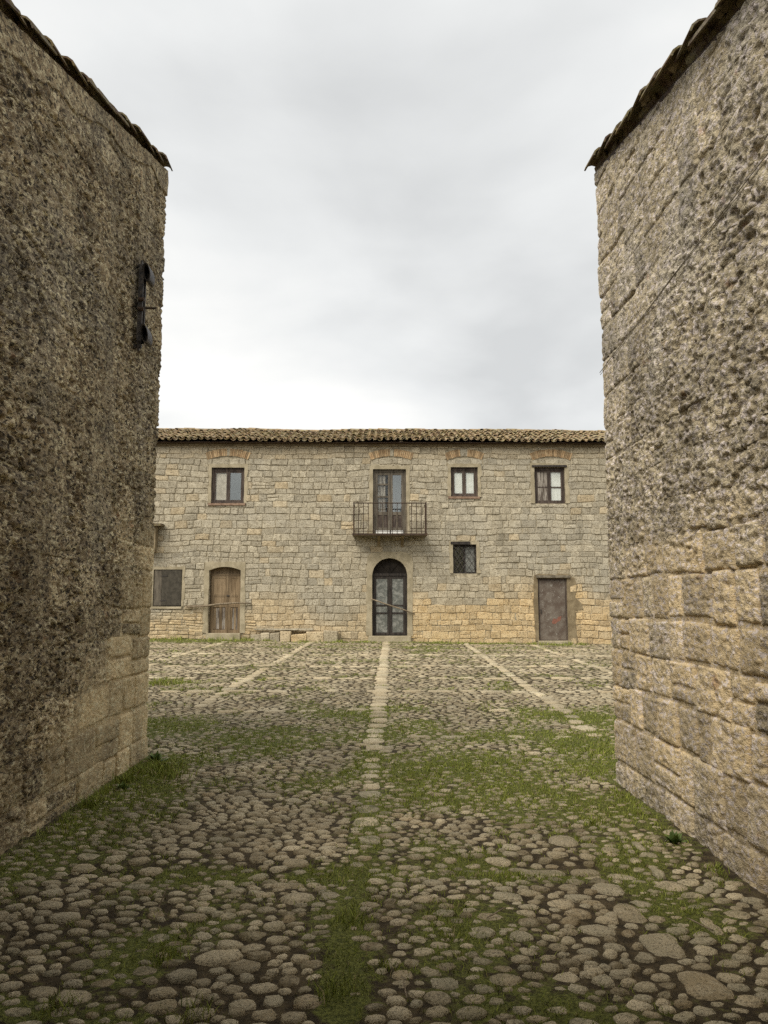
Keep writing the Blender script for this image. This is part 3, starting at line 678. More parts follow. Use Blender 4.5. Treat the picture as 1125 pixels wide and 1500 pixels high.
# smooth render band under the left verge
us = np.arange(2.0, 8.425, 0.015); vv = np.linspace(0, 1, 22)
U, T = np.meshgrid(us, vv); wdt = 0.21 + 0.34 * (fbm(U * 2.2, U * 0 + 3, 401, 4) - .5)
Vb = TOP_L(U) - 0.005 - T * wdt
Hb = 0.018 + 0.03 * (fbm(U * 7, Vb * 7, 402, 4) - .5) - 0.05 * (T > 0.96); Hb[:, -1] = -0.25
id_ = np.arange(U.size).reshape(U.shape)
mesh_np('render_band', np.stack([Hb, U - 8.42, Vb], -1).reshape(-1, 3), np.stack([id_[:-1, :-1], id_[1:, :-1], id_[1:, 1:], id_[:-1, 1:]], -1).reshape(-1, 4), M_left, wingL, {'tint': np.full(U.size, 0.45), 'warm': np.full(U.size, 0.18)})

# unseen passage cover above the camera, added to darken the near ground
gate = empty('unseen_shade_cover', (0, 0, 0)); tag(gate, 'unseen passage cover added to shade the foreground paving', 'unseen shade cover')
part_box('shade_ceiling', M_mortar, gate, (-2.43, 2.18, -8.0, 1.7, 3.1, 3.6))
part_box('wall', M_mortar, gate, (-3.2, -2.43, -8.0, 1.15, -0.2, 3.5)); part_box('wall', M_mortar, gate, (2.18, 3.0, -8.0, 1.15, -0.2, 3.5))

# ------------------------------------------------------------------ farmhouse
FY = 28.0
house = empty('stone_farmhouse', (0.2, FY, 0.3)); tag(house, 'two storey pale stone farmhouse with mossy tiled roof behind the courtyard', 'farmhouse')
house_inv = (-0.2, -FY, -0.3)
def hb(m, name, mat, parent, **k):      # build in world coordinates, then move under the house origin
    m.v = [(x + house_inv[0], y + house_inv[1], z + house_inv[2]) for x, y, z in m.v]
    return m.build(name, mat, parent, **k)
def hbox(name, mat, parent, b, bevel=0, j=0, tint=0.5):
    m = MB(); m.box(*b, j=j, tint=tint); return hb(m, name, mat, parent, bevel=bevel)
def hempty(name, parent): return link(name, None, parent)

OPEN = {  # x0, x1, z0, z1, rise of the arched head, margin of the render surround, reveal depth
    'w1': (-6.06, -4.85, 5.30, 6.63, 0, 0.13, 0.22), 'bd': (-0.12, 1.10, 4.17, 6.58, 0, 0.14, 0.22), 'w2': (2.75, 3.75, 5.56, 6.66, 0, 0.13, 0.2),
    'w3': (5.84, 6.97, 5.31, 6.66, 0, 0.15, 0.2), 'gr': (2.80, 3.66, 2.74, 3.80, 0, 0.13, 0.2), 'rd': (5.87, 6.93, 0.33, 2.56, 0, 0.16, 0.14),
    'ad': (-0.14, 1.13, 0.50, 3.30, 0.62, 0.22, 0.3), 'ld': (-6.05, -4.9, 0.60, 2.98, 0.13, 0.18, 0.3), 'lw': (-8.05, -7.02, 1.55, 2.88, 0, 0.1, 0.08)}
HX0, HX1, HZ0, HZ1 = -12.0, 12.0, -0.2, 7.62
# mortar core with openings
xs = sorted({HX0, HX1} | {v for o in OPEN.values() for v in o[:2]}); zs = sorted({HZ0, HZ1} | {v for o in OPEN.values() for v in o[2:4]})
m = MB()
for i in range(len(xs) - 1):
    for j in range(len(zs) - 1):
        cx, cz = (xs[i] + xs[i + 1]) / 2, (zs[j] + zs[j + 1]) / 2
        if any(o[0] < cx < o[1] and o[2] < cz < o[3] for o in OPEN.values()): continue
        y = FY + 0.022; m.add([(xs[i], y, zs[j]), (xs[i + 1], y, zs[j]), (xs[i + 1], y, zs[j + 1]), (xs[i], y, zs[j + 1])], [(0, 1, 2, 3)])
for o in OPEN.values():
    x0, x1, z0, z1 = o[:4]; a, b = FY + 0.03, FY + 0.6
    m.add([(x0, a, z0), (x1, a, z0), (x1, a, z1), (x0, a, z1), (x0, b, z0), (x1, b, z0), (x1, b, z1), (x0, b, z1)], [(0, 4, 5, 1), (1, 5, 6, 2), (2, 6, 7, 3), (3, 7, 4, 0)])
hb(m, 'wall_core', M_mortar, house)
m = MB()      # body behind: back wall, ends, dark rooms
m.box(HX0 + .02, HX1 - .02, FY + 1.6, FY + 7.0, -0.2, 7.5)
m.box(HX0, HX0 + 0.3, FY + 0.031, FY + 1.6, -0.2, 7.6); m.box(HX1 - 0.3, HX1, FY + 0.031, FY + 1.6, -0.2, 7.6)
m.box(HX0 + .3, HX1 - .3, FY + 0.61, FY + 1.6, 7.4, 7.6); m.box(HX0 + .3, HX1 - .3, FY + 0.61, FY + 1.6, 3.6, 3.7)
hb(m, 'rear_body', M_inner, house)

# stones of the facade
def warm_f(x, z):
    n = fbm(np.array(x * .6), np.array(z * .6), 501, 3)
    w = 0.0
    if x > 1.2: w = float(sstep(2.75, 2.0, z + 1.6 * (n - .5) + 0.10 * abs(x - 5)))
    elif x > -4.4: w = 0.55 * float(sstep(1.9, 0.8, z + 2.0 * (n - .5)))
    else: w = 0.7 * float(sstep(1.5, 0.9, z + 1.0 * (n - .5)))
    if 1.9 < x < 4.1 and 1.55 < z < 2.9: w *= 0.12
    if z > 7.0: w = max(w, 0.22)
    return w
def clip_rects(r, holes):
    out = [r]
    for (a, b, c, d) in holes:
        nxt = []
        for (x0, x1, z0, z1) in out:
            if x1 <= a or x0 >= b or z1 <= c or z0 >= d: nxt.append((x0, x1, z0, z1)); continue
            if x0 < a: nxt.append((x0, a, z0, z1))
            if x1 > b: nxt.append((b, x1, z0, z1))
            xa, xb = max(x0, a), min(x1, b)
            if z0 < c: nxt.append((xa, xb, z0, c))
            if z1 > d: nxt.append((xa, xb, d, z1))
        out = nxt
    return [q for q in out if q[1] - q[0] > 0.06 and q[3] - q[2] > 0.06]
ARCHES = {'w1': (-5.47, 0.81), 'bd': (0.55, 0.81), 'w2': (3.26, 0.71), 'w3': (6.48, 0.77)}
holes = [(o[0] - o[5] * .55, o[1] + o[5] * .55, o[2] - (0.03 if k in ('w1', 'w2', 'w3') else 0.08), o[3] + o[5] * .55) for k, o in OPEN.items()]
holes += [(cx - hw * 0.93, cx + hw * 0.93, 6.98, 7.30) for cx, hw in ARCHES.values()]
STN = []; z = -0.1; ci = 0
rs = random.Random(23)
while z < HZ1 - 0.16:
    h = rs.uniform(0.18, 0.29); h = min(h, HZ1 - z); x = -12.1 + rs.uniform(0, .3)
    while x < 11.8:
        l = rs.choice((0.2, 0.28, 0.34, 0.4, 0.46, 0.58)) * rs.uniform(.85, 1.15)
        if x < -4.6 and z < 1.35:      # coursed rubble low on the left
            hh = h / 2
            for q in (0, 1): STN += clip_rects((x, x + l * .8, z + q * hh, z + q * hh + hh), holes)
            l *= .8
        elif rs.random() < 0.08 and h > .26:
            for q in (0, 1): STN += clip_rects((x, x + l, z + q * h / 2, z + q * h / 2 + h / 2), holes)
        else: STN += clip_rects((x, x + l, z, z + h), holes)
        x += l
    z += h; ci += 1
def fwarp(x, z):
    return (x + 0.07 * float(vnoise(x * 2.1, z * 2.1, 601)) - .035, z + 0.08 * float(vnoise(x * 0.8, z * 1.1, 602)) + 0.04 * float(vnoise(x * 2.8, z * 2.4, 603)) - .06)
def facade_stone(r):
    x0, x1, z0, z1 = r; g = rs.uniform(-0.002, 0.008); pr = rs.gauss(0.004, 0.008)
    X = [x0 + g, x0 + g + .022, (x0 + x1) / 2, x1 - g - .022, x1 - g]; Z = [z0 + g, z0 + g + .02, z1 - g - .02, z1 - g]; V = []
    t1, t2 = rs.uniform(-.008, .008), rs.uniform(-.008, .008)
    for j, zz in enumerate(Z):
        for i, xx in enumerate(X):
            rim = i in (0, 4) or j in (0, 3); jx, jz = rs.uniform(-.013, .013), rs.uniform(-.012, .012)
            corner = i in (0, 4) and j in (0, 3)
            if corner: jx += .018 if i == 0 else -.018; jz += .014 if j == 0 else -.014
            wx, wz = fwarp(xx + jx, zz + jz)
            V.append((wx, FY - pr + ((0.027 + pr if rs.random() < .6 else 0.016 + pr) if rim else rs.uniform(-.006, .006) + t1 * (i - 2) + t2 * (j - 1.5)), wz))
    F = [(j * 5 + i, j * 5 + i + 1, j * 5 + i + 6, j * 5 + i + 5) for j in range(3) for i in range(4)]
    return V, F
vis = [r for r in STN if -8.2 < (r[0] + r[1]) / 2 < 8.5 and r[3] > 0.3]
vis.sort(key=lambda r: -(r[1] - r[0]) * (r[3] - r[2])); big = set(vis[:300]); rest = MB()
for r in STN:
    V, F = facade_stone(r); w = warm_f((r[0] + r[1]) / 2, (r[2] + r[3]) / 2); w = min(1, max(0, w * rs.uniform(.75, 1.2))); t = min(1, max(0, rs.gauss(.5, .24)))
    if rs.random() < .06: w = max(w, rs.uniform(.2, .5))
    if r in big:
        m = MB(); m.add(V, F, t, w); hb(m, 'wall_stone', M_ash, house)
    else: rest.add(V, F, t, w)
hb(rest, 'wall_stones', M_ash, house)['kind'] = 'stuff'

# openings: surround ring + reveal
def outline(o, m):
    x0, x1, z0, z1, rise = o[:5]; pts_ = []
    for t in np.linspace(0, 1, 9)[:-1]: pts_.append((x0, z0 + (z1 - rise - z0) * t))
    N = 14
    for k in range(N + 1):
        t = k / N; x = x0 + (x1 - x0) * t
        if rise > 0.3: a = math.pi * (1 - t); x = (x0 + x1) / 2 + (x1 - x0) / 2 * math.cos(a); zz = z1 - rise + rise * math.sin(a)
        else: zz = z1 - rise + rise * (1 - (2 * t - 1) ** 2)
        pts_.append((x, zz))
    for t in np.linspace(1, 0, 9)[1:]: pts_.append((x1, z0 + (z1 - rise - z0) * t))
    return pts_
def surround(k, mat=None, parent=house, bottom=True):
    o = OPEN[k]; inn = outline(o, 0); mg = o[5]; cx, cz = (o[0] + o[1]) / 2, (o[2] + o[3]) / 2; out = []
    ox0, ox1, oz1 = o[0] - mg, o[1] + mg, o[3] + mg; n = len(inn)
    for i, (x, zz) in enumerate(inn):
        if i < 8: p = (ox0, zz)
        elif i >= n - 8: p = (ox1, zz)
        else:
            t = (i - 8) / (n - 17)
            if o[4] > 0.3:
                a = math.pi * (1 - t); c, s = math.cos(a), math.sin(a); e_ = max(abs(c), abs(s))
                p = (cx + (o[1] - o[0] + 2 * mg) / 2 * c / max(e_, .8), o[3] - o[4] + (o[4] + mg) * s / max(e_, .8))
            elif t < 0.02: p = (ox0, oz1)
            elif t > 0.98: p = (ox1, oz1)
            else: p = (ox0 + (ox1 - ox0) * t, oz1)
        out.append((p[0] + rs.uniform(-.035, .035), p[1] + rs.uniform(-.03, .03)))
    yf, yb = FY - 0.022, FY + o[6]; V = []
    for (x, zz) in out: V.append((x, FY + 0.03, zz))
    for (x, zz) in out: V.append((x + (cx - x) * .02, yf + rs.uniform(-.006, .004), zz))
    for (x, zz) in inn: V.append((x + rs.uniform(-.008, .008), yf + .006, zz))
    for (x, zz) in inn: V.append((x, yb, zz))
    F = [(r * n + i, (r + 1) * n + i, (r + 1) * n + i + 1, r * n + i + 1) for r in range(3) for i in range(n - 1)]
    m = MB(); m.add(V, F); return hb(m, 'render_surround', mat or M_plaster, parent)
for k in OPEN: surround(k, M_plaster_dark if k == 'rd' else None)
# damp stained render to the right of the sheet door
m = MB(); q = [(6.95, .3), (6.95, 2.62), (7.2, 2.6), (7.32, 2.25), (7.2, 1.9), (7.45, 1.65), (7.5, 1.45), (7.22, 1.4), (7.2, .9), (7.28, .3)]
m.add([(x, FY - .019, zz) for x, zz in q] + [(x, FY + .02, zz) for x, zz in q], [tuple(range(10))] + [(i, (i + 1) % 10, 10 + (i + 1) % 10, 10 + i) for i in range(10)])
hb(m, 'damp_render_patch', M_plaster_dark, house)
# brick relieving arches
for k, (cx, hw) in ARCHES.items():
    ar = hempty('brick_arch', house); rise = 0.16; Rr = (hw * hw + rise * rise) / (2 * rise); zc_ = 7.33 - 0.07 - Rr; amax = math.asin(hw / (Rr)); N = 23
    for i in range(N):
        t = (i + .5) / N; gap = {'w1': (.46, .54), 'bd': (.46, .55), 'w2': (.4, .58), 'w3': (.42, .44)}[k]
        if gap[0] < t < gap[1]: continue
        a = -amax + 2 * amax * t; dw = amax / N * .84; V = []
        for (r_, ang) in ((Rr - .19, a - dw), (Rr - .19, a + dw), (Rr + .08, a + dw), (Rr + .08, a - dw)):
            V.append((cx + r_ * math.sin(ang) + rs.uniform(-.004, .004), zc_ + r_ * math.cos(ang) + rs.uniform(-.012, .012)))
        pr = FY - .02 + rs.uniform(-.008, .008)
        m = MB(); m.add([(x, pr, zz) for x, zz in V] + [(x, FY + .04, zz) for x, zz in V], [(0, 1, 2, 3), (0, 4, 5, 1), (1, 5, 6, 2), (2, 6, 7, 3), (3, 7, 4, 0)], rs.random()); hb(m, 'arch_brick', M_brick, ar)
    m = MB()
    for i in range(12):
        a0, a1 = -amax + 2 * amax * i / 12, -amax + 2 * amax * (i + 1) / 12
        m.add([(cx + r_ * math.sin(a), FY + .004, zc_ + r_ * math.cos(a)) for r_, a in ((Rr - .21, a0), (Rr - .21, a1), (Rr + .10, a1), (Rr + .10, a0))], [(0, 1, 2, 3)])
    hb(m, 'arch_mortar', M_plaster, ar)
    if gap[1] - gap[0] > .05:
        t0, t1 = gap; m = MB(); aa, ab = -amax + 2 * amax * t0, -amax + 2 * amax * t1
        m.add([(cx + r_ * math.sin(a), y, zc_ + r_ * math.cos(a)) for y in (FY - .018, FY + .03) for r_, a in ((Rr - .18, aa), (Rr - .18, ab), (Rr + .08, ab), (Rr + .08, aa))], [(0, 1, 2, 3), (0, 4, 5, 1), (1, 5, 6, 2), (2, 6, 7, 3), (3, 7, 4, 0)])
        hb(m, 'keystone', M_ash, ar)

def casement(k, mat, fills, fw=0.07, y=None, sillmat=None, bars=0):
    """window part with frame, two leaves and panes; fills = what stands behind each leaf"""
    x0, x1, z0, z1 = OPEN[k][:4]; y = y or FY + 0.09; w = hempty('window', house)
    m = MB()
    for b in ((x0, x0 + fw, y, y + .09, z0, z1), (x1 - fw, x1, y, y + .09, z0, z1), (x0 + fw, x1 - fw, y + .001, y + .09, z0, z0 + fw), (x0 + fw, x1 - fw, y + .001, y + .09, z1 - fw * 1.5, z1)): m.box(*b)
    hb(m, 'window_frame', mat, w)
    xm = (x0 + x1) / 2; zt = z1 - fw * 1.5
    for s, (a, b) in enumerate(((x0 + fw, xm - .002), (xm + .002, x1 - fw))):
        lf = MB(); lw = 0.065; yy = y + .02
        for bb in ((a, a + lw, yy, yy + .05, z0 + fw, zt), (b - lw, b, yy, yy + .05, z0 + fw, zt), (a + lw, b - lw, yy + .001, yy + .05, z0 + fw, z0 + fw + lw), (a + lw, b - lw, yy + .001, yy + .05, zt - lw, zt)): lf.box(*bb)
        if bars and fills[s] in ('white', 'board'): lf.box(a + lw, b - lw, yy + .01, yy + .045, (z0 + zt) / 2 - .02, (z0 + zt) / 2 + .02)
        hb(lf, 'window_leaf', mat, w)
        g = (a + lw, b - lw, yy + .02, yy + .026, z0 + fw + lw, zt - lw)
        if fills[s] == 'board':
            nb_ = 3
            for q in range(nb_): hbox('shutter_board', M_greywood, w, (g[0] + (g[1] - g[0]) * q / nb_ + .004, g[0] + (g[1] - g[0]) * (q + 1) / nb_ - .004, yy + .018, yy + .035, g[4], g[5]), tint=rs.random())
        else:
            hbox('pane', M_glass if fills[s] == 'dark' else M_glass_clear, w, g)
            if fills[s] in ('white', 'cream'):
                mm = MB(); N = 9; cw = [(g[0] - .03 + (g[1] - g[0] + .06) * i / N, yy + .042 + .006 * math.sin(i * 2.1)) for i in range(N + 1)]
                mm.add([(x, yv, zz) for zz in (g[4] - .04, g[5] + .04) for x, yv in cw] , [(i, i + 1, N + 2 + i, N + 1 + i) for i in range(N)]); hb(mm, 'curtain', M_white if fills[s] == 'white' else M_cream, w, smooth=True)
    if sillmat: hbox('window_sill', sillmat, w, (x0 - .1, x1 + .06, FY - .05, FY + .12, z0 - .075, z0 + .004), j=.006)
    return w
casement('w1', M_frame, ('cream', 'dark'), .075, sillmat=M_sill)
casement('w2', M_frame, ('white', 'white'), .075, sillmat=M_sill)
casement('w3', M_frame, ('board', 'white'), .065, bars=1)
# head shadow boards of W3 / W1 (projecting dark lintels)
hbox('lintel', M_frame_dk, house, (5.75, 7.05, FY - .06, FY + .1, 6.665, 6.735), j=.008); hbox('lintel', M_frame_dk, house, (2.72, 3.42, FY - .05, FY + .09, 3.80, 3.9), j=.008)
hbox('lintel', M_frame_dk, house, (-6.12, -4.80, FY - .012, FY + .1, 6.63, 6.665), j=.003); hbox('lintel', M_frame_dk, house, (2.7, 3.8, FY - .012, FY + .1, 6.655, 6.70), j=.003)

# grated window
gw = hempty('window', house); x0, x1, z0, z1 = OPEN['gr'][:4]
m = MB()
for b in ((x0, x0 + .06, FY + .12, FY + .2, z0, z1), (x1 - .06, x1, FY + .12, FY + .2, z0, z1), (x0 + .06, x1 - .06, FY + .121, FY + .2, z0, z0 + .06), (x0 + .06, x1 - .06, FY + .121, FY + .2, z1 - .08, z1), (3.19, 3.26, FY + .122, FY + .19, z0 + .06, z1 - .08)): m.box(*b)
hb(m, 'window_frame', M_frame_dk, gw)
hbox('pane', M_glass, gw, (x0 + .06, 3.19, FY + .15, FY + .156, z0 + .06, z1 - .08)); hbox('pane', M_dusty, gw, (3.26, x1 - .06, FY + .15, FY + .156, z0 + .06, z1 - .08))
gl = hempty('grille', gw); s = 0.215
def clipseg(p, d, L):
    ts = [0, L]
    for a, lo, hi in ((0, x0, x1), (1, z0, z1)):
        t0, t1 = sorted(((lo - p[a]) / d[a], (hi - p[a]) / d[a])); ts[0] = max(ts[0], t0); ts[1] = min(ts[1], t1)
    return ts
for sg in (1, -1):
    for k in range(-8, 14):
        p = (x0 + k * s, z0 if sg > 0 else z1); d = (0.57, 0.82 * sg); t = clipseg(p, d, 3)
        if t[1] - t[0] < .08: continue
        m = MB(); yy = FY + .05 + (.012 if sg > 0 else 0)
        m.tube([(p[0] + d[0] * t[0], yy, p[1] + d[1] * t[0]), (p[0] + d[0] * t[1], yy, p[1] + d[1] * t[1])], .011, 5); hb(m, 'grille_bar', M_iron, gl)

# balcony door
x0, x1, z0, z1 = OPEN['bd'][:4]; dr = hempty('door', house); m = MB(); y = FY + .1
for b in ((x0, x0 + .09, y, y + .1, z0, z1), (x1 - .09, x1, y, y + .1, z0, z1), (x0 + .09, x1 - .09, y + .001, y + .1, z1 - .09, z1)): m.box(*b)
hb(m, 'door_frame', M_greyframe, dr); xm = (x0 + x1) / 2 + .03; zk = z0 + .78
for s_, (a, b) in enumerate(((x0 + .09, xm - .003), (xm + .003, x1 - .09))):
    m = MB(); st = .085; yy = y + .025
    for q in ((a, a + st, yy, yy + .05, z0 + .16, z1 - .09), (b - st, b, yy, yy + .05, z0 + .16, z1 - .09), (a + st, b - st, yy + .001, yy + .05, z0 + .16, z0 + .26), (a + st, b - st, yy + .001, yy + .05, zk - .06, zk + .06), (a + st, b - st, yy + .001, yy + .05, z1 - .2, z1 - .09), ((a + b) / 2 - .035, (a + b) / 2 + .035, yy + .002, yy + .05, z0 + .26, zk - .06)): m.box(*q)
    if s_ == 0:
        for zz in (zk + .62, zk + 1.08): m.box(a + st, b - st, yy + .001, yy + .05, zz - .03, zz + .03)
    hb(m, 'door_leaf', M_greyframe, dr)
    hbox('door_panel', M_frame, dr, (a + st, b - st, yy + .02, yy + .035, z0 + .26, zk - .06))
    hbox('pane', M_glass if s_ else M_glass_clear, dr, (a + st, b - st, yy + .02, yy + .026, zk + .06, z1 - .2))
    if s_ == 0:
        for q in range(3): hbox('shutter_board', M_greywood, dr, (a + st - .01 + .1 * q, a + st + .08 + .1 * q, yy + .06, yy + .075, zk + .06, z1 - .2), tint=rs.random())
    hbox('white_board', M_white, dr, (a + .02, b - .02, y - .01, y + .02, z0 + .01, z0 + .15), j=.004)
# balcony
bal = hempty('balcony', house); bx0, bx1, by0, bz = -0.80, 1.78, FY - .75, 4.12
m = MB(); m.box(bx0 - .04, bx1 + .04, by0 - .03, FY - .01, bz - .058, bz); hb(m, 'balcony_slab', M_slab, bal, bevel=.012)
m = MB(); m.box(bx0 - .05, bx1 + .05, by0 - .045, by0 - .032, bz - .056, bz + .008); hb(m, 'slab_edge', M_rust, bal)
for xx in (0.1, .95):
    m = MB(); m.add([(xx + dx, yy, zz) for dx in (-.05, .05) for yy, zz in ((by0 + .3, bz - .06), (FY + .01, bz - .06), (FY + .01, bz - .42), (FY - .2, bz - .2))], [(0, 1, 2, 3), (7, 6, 5, 4), (0, 4, 5, 1), (1, 5, 6, 2), (2, 6, 7, 3), (3, 7, 4, 0)]); hb(m, 'corbel', M_plaster_dark if xx in (0.1, .95) else M_rust, bal)
def bar(a, b, r=.011, name='railing_bar'):
    m = MB(); m.tube([a, b], r, 6); hb(m, name, M_rust, bal)
rt = bz + 1.1
for xx in np.linspace(bx0, bx1, 16): bar((xx, by0, bz - .01), (xx, by0, rt), .0125 if 0 < xx < 1 else .014)
for xx in (bx0, bx1):
    for yy in np.linspace(by0 + .16, FY - .1, 4): bar((xx, yy, bz - .01), (xx, yy, rt), .013)
    bar((xx, by0, rt), (xx, FY + .01, rt), .02, 'handrail'); bar((xx, by0, bz + .09), (xx, FY + .01, bz + .09), .012, 'bottom_rail'); bar((xx, by0 - .004, bz), (xx, by0 - .004, rt + .04), .022, 'corner_post')
bar((bx0, by0, rt), (bx1, by0, rt), .02, 'handrail'); bar((bx0, by0, bz + .09), (bx1, by0, bz + .09), .012, 'bottom_rail')

# arched door
x0, x1, z0, z1, rise = OPEN['ad'][:5]; ad = hempty('door', house); y = FY + .16; zs_ = z1 - rise - .02
m = MB()
for b in ((x0, x0 + .06, y, y + .1, z0, zs_), (x1 - .06, x1, y, y + .1, z0, zs_), (x0, x1, y - .01, y + .1, zs_, zs_ + .09)): m.box(*b)
hb(m, 'door_frame', M_frame_dk, ad)
m = MB(); cx = (x0 + x1) / 2; N = 14; V = [(cx, y + .06, zs_ + .09)] + [(cx + (x1 - x0) / 2 * math.cos(math.pi * k / N), y + .06, z1 - rise + rise * math.sin(math.pi * k / N)) for k in range(N + 1)]
m.add(V, [(0, k + 1, k + 2) for k in range(N)]); m.v = [(a, b, c) for a, b, c in m.v]; hb(m, 'fanlight', M_inner, ad)
for t in (0.3, 0.5, 0.7):
    a = math.pi * t; m = MB(); m.tube([(cx, y + .045, zs_ + .08), (cx + (x1 - x0) / 2 * math.cos(a), y + .045, z1 - rise + rise * math.sin(a))], .012, 5); hb(m, 'fanlight_bar', M_inner, ad)
for s_, (a, b) in enumerate(((x0 + .06, cx - .003), (cx + .003, x1 - .06))):
    m = MB(); st = .085; yy = y + .02; zk = z0 + .82
    for q in ((a, a + st, yy, yy + .05, z0 + .03, zs_), (b - st, b, yy, yy + .05, z0 + .03, zs_), (a + st, b - st, yy + .001, yy + .05, z0 + .03, z0 + .12), (a + st, b - st, yy + .001, yy + .05, zk - .04, zk + .02), (a + st, b - st, yy + .001, yy + .05, zk + .24, zk + .30), (a + st, b - st, yy + .001, yy + .05, zs_ - .1, zs_)): m.box(*q)
    hb(m, 'door_leaf', M_frame_dk, ad)
    for (za, zb) in ((z0 + .12, zk - .04), (zk + .02, zk + .24), (zk + .30, zs_ - .1)): hbox('pane', M_dusty, ad, (a + st, b - st, yy + .02, yy + .026, za, zb))
hbox('threshold', M_plaster, ad, (x0 - .12, x1 + .12, FY - .22, FY + .1, .2, .50), bevel=.02, j=.012)
# left panelled door
x0, x1, z0, z1, rise = OPEN['ld'][:5]; ld = hempty('door', house); y = FY + .2; zt = z1 - .1
hbox('door_back', M_wood, ld, (x0 + .002, x1 - .002, y + .03, y + .06, z0, z1 - .01), tint=.2); cx = (x0 + x1) / 2 + .1
for s_, (a, b) in enumerate(((x0 + .05, cx - .004), (cx + .004, x1 - .03))):
    m = MB(); st = .09
    for q in ((a, a + st, y, y + .03, z0, zt - .22), (b - st, b, y, y + .03, z0, zt - .22), (a + st, b - st, y + .001, y + .03, z0, z0 + .12), (a + st, b - st, y + .001, y + .03, z0 + .92, z0 + 1.02), (a + st, b - st, y + .001, y + .03, z0 + 1.3, z0 + 1.38), (a + st, b - st, y + .001, y + .03, zt - .32, zt - .22)): m.box(*q)
    hb(m, 'door_leaf', M_wood, ld)
    for kk, (za, zb) in enumerate(((z0 + .12, z0 + .92), (z0 + 1.02, z0 + 1.3), (z0 + 1.38, zt - .32))):
        if kk: hbox('door_panel', M_wood, ld, (a + st, b - st, y + .012, y + .028, za, zb), tint=.75)
        else:
            nbd = 4
            for q in range(nbd): hbox('door_plank', M_greywood if q % 2 else M_wood, ld, (a + st + (b - a - 2 * st) * q / nbd + .004, a + st + (b - a - 2 * st) * (q + 1) / nbd - .004, y + .01, y + .028, za + rs.uniform(0, .03), zb - rs.uniform(0, .05)), tint=rs.random())
hbox('transom', M_wood, ld, (x0 + .03, x1 - .03, y - .01, y + .03, zt - .22, zt - .14), tint=.2)
hbox('door_latch', M_iron, ld, (cx - .06, cx + .04, y - .03, y, z0 + 1.32, z0 + 1.36))
hbox('threshold', M_plaster, ld, (x0 - .05, x1 + .05, FY - .12, FY + .25, .3, .595), bevel=.02, j=.012)
# sheet metal door
x0, x1, z0, z1 = OPEN['rd'][:4]; rd = hempty('door', house); y = FY + .07
hbox('door_sheet', M_door, rd, (x0 + .05, x1 - .05, y, y + .03, z0 + .02, z1 - .05), bevel=.006)
m = MB()
for b in ((x0, x0 + .055, y - .02, y + .05, z0, z1), (x1 - .055, x1, y - .02, y + .05, z0, z1), (x0 + .055, x1 - .055, y - .019, y + .05, z1 - .06, z1)): m.box(*b)
hb(m, 'door_frame', M_frame, rd); hbox('door_handle', M_iron, rd, (x0 + .1, x0 + .13, y - .03, y, 1.3, 1.45))
m = MB(); q = [(6.36, .98), (6.42, 1.12), (6.55, 1.1), (6.6, 1.18), (6.72, 1.2), (6.68, 1.05), (6.58, 1.0), (6.5, .93), (6.4, .92)]; m.add([(x, y - .004, zz) for x, zz in q], [tuple(range(9))]); hb(m, 'paint_mark', M_redpaint, rd)
hbox('lintel', M_slab, rd, (x0 - .06, x1 + .1, FY - .09, FY + .06, z1 + .02, z1 + .11), j=.01)
hbox('threshold', M_plaster, rd, (x0 - .05, x1 + .08, FY - .2, FY + .12, .1, z0 - .003), bevel=.02, j=.012)
# far left shuttered window
x0, x1, z0, z1 = OPEN['lw'][:4]; lw_ = hempty('window', house)
hbox('shutter', M_shutter, lw_, (x0 + .3, x1 - .02, FY + .0, FY + .04, z0 + .03, z1 - .02), bevel=.006); hbox('shutter', M_greyframe, lw_, (x0 + .02, x0 + .29, FY + .02, FY + .05, z0 + .03, z1 - .02), bevel=.006)
for zz in (z0 + .2, z1 - .25): hbox('hinge', M_iron, lw_, (x0 + .26, x0 + .5, FY - .012, FY - .001, zz, zz + .035))
hbox('window_sill', M_plaster, lw_, (x0 - .05, x1 + .02, FY - .05, FY + .07, z0 - .08, z0), j=.008)
# projecting stone ledge at the far left; dark breast paints the shadow beneath it
m = MB(); m.box(-8.6, -7.93, FY - .35, FY - .03, 3.5, 4.42, j=.02); hb(m, 'shade_toned_breast', M_plaster_dark, house); m = MB(); m.box(-8.6, -7.7, FY - .48, FY - .03, 4.42, 4.52, j=.015); hb(m, 'ledge', M_tile2, house)
# cornice band under the eaves
m = MB(); m.box(-12, 12, FY - .06, FY + .03, 7.44, 7.6, j=.01); hb(m, 'eaves_band', M_plaster_dark, house)

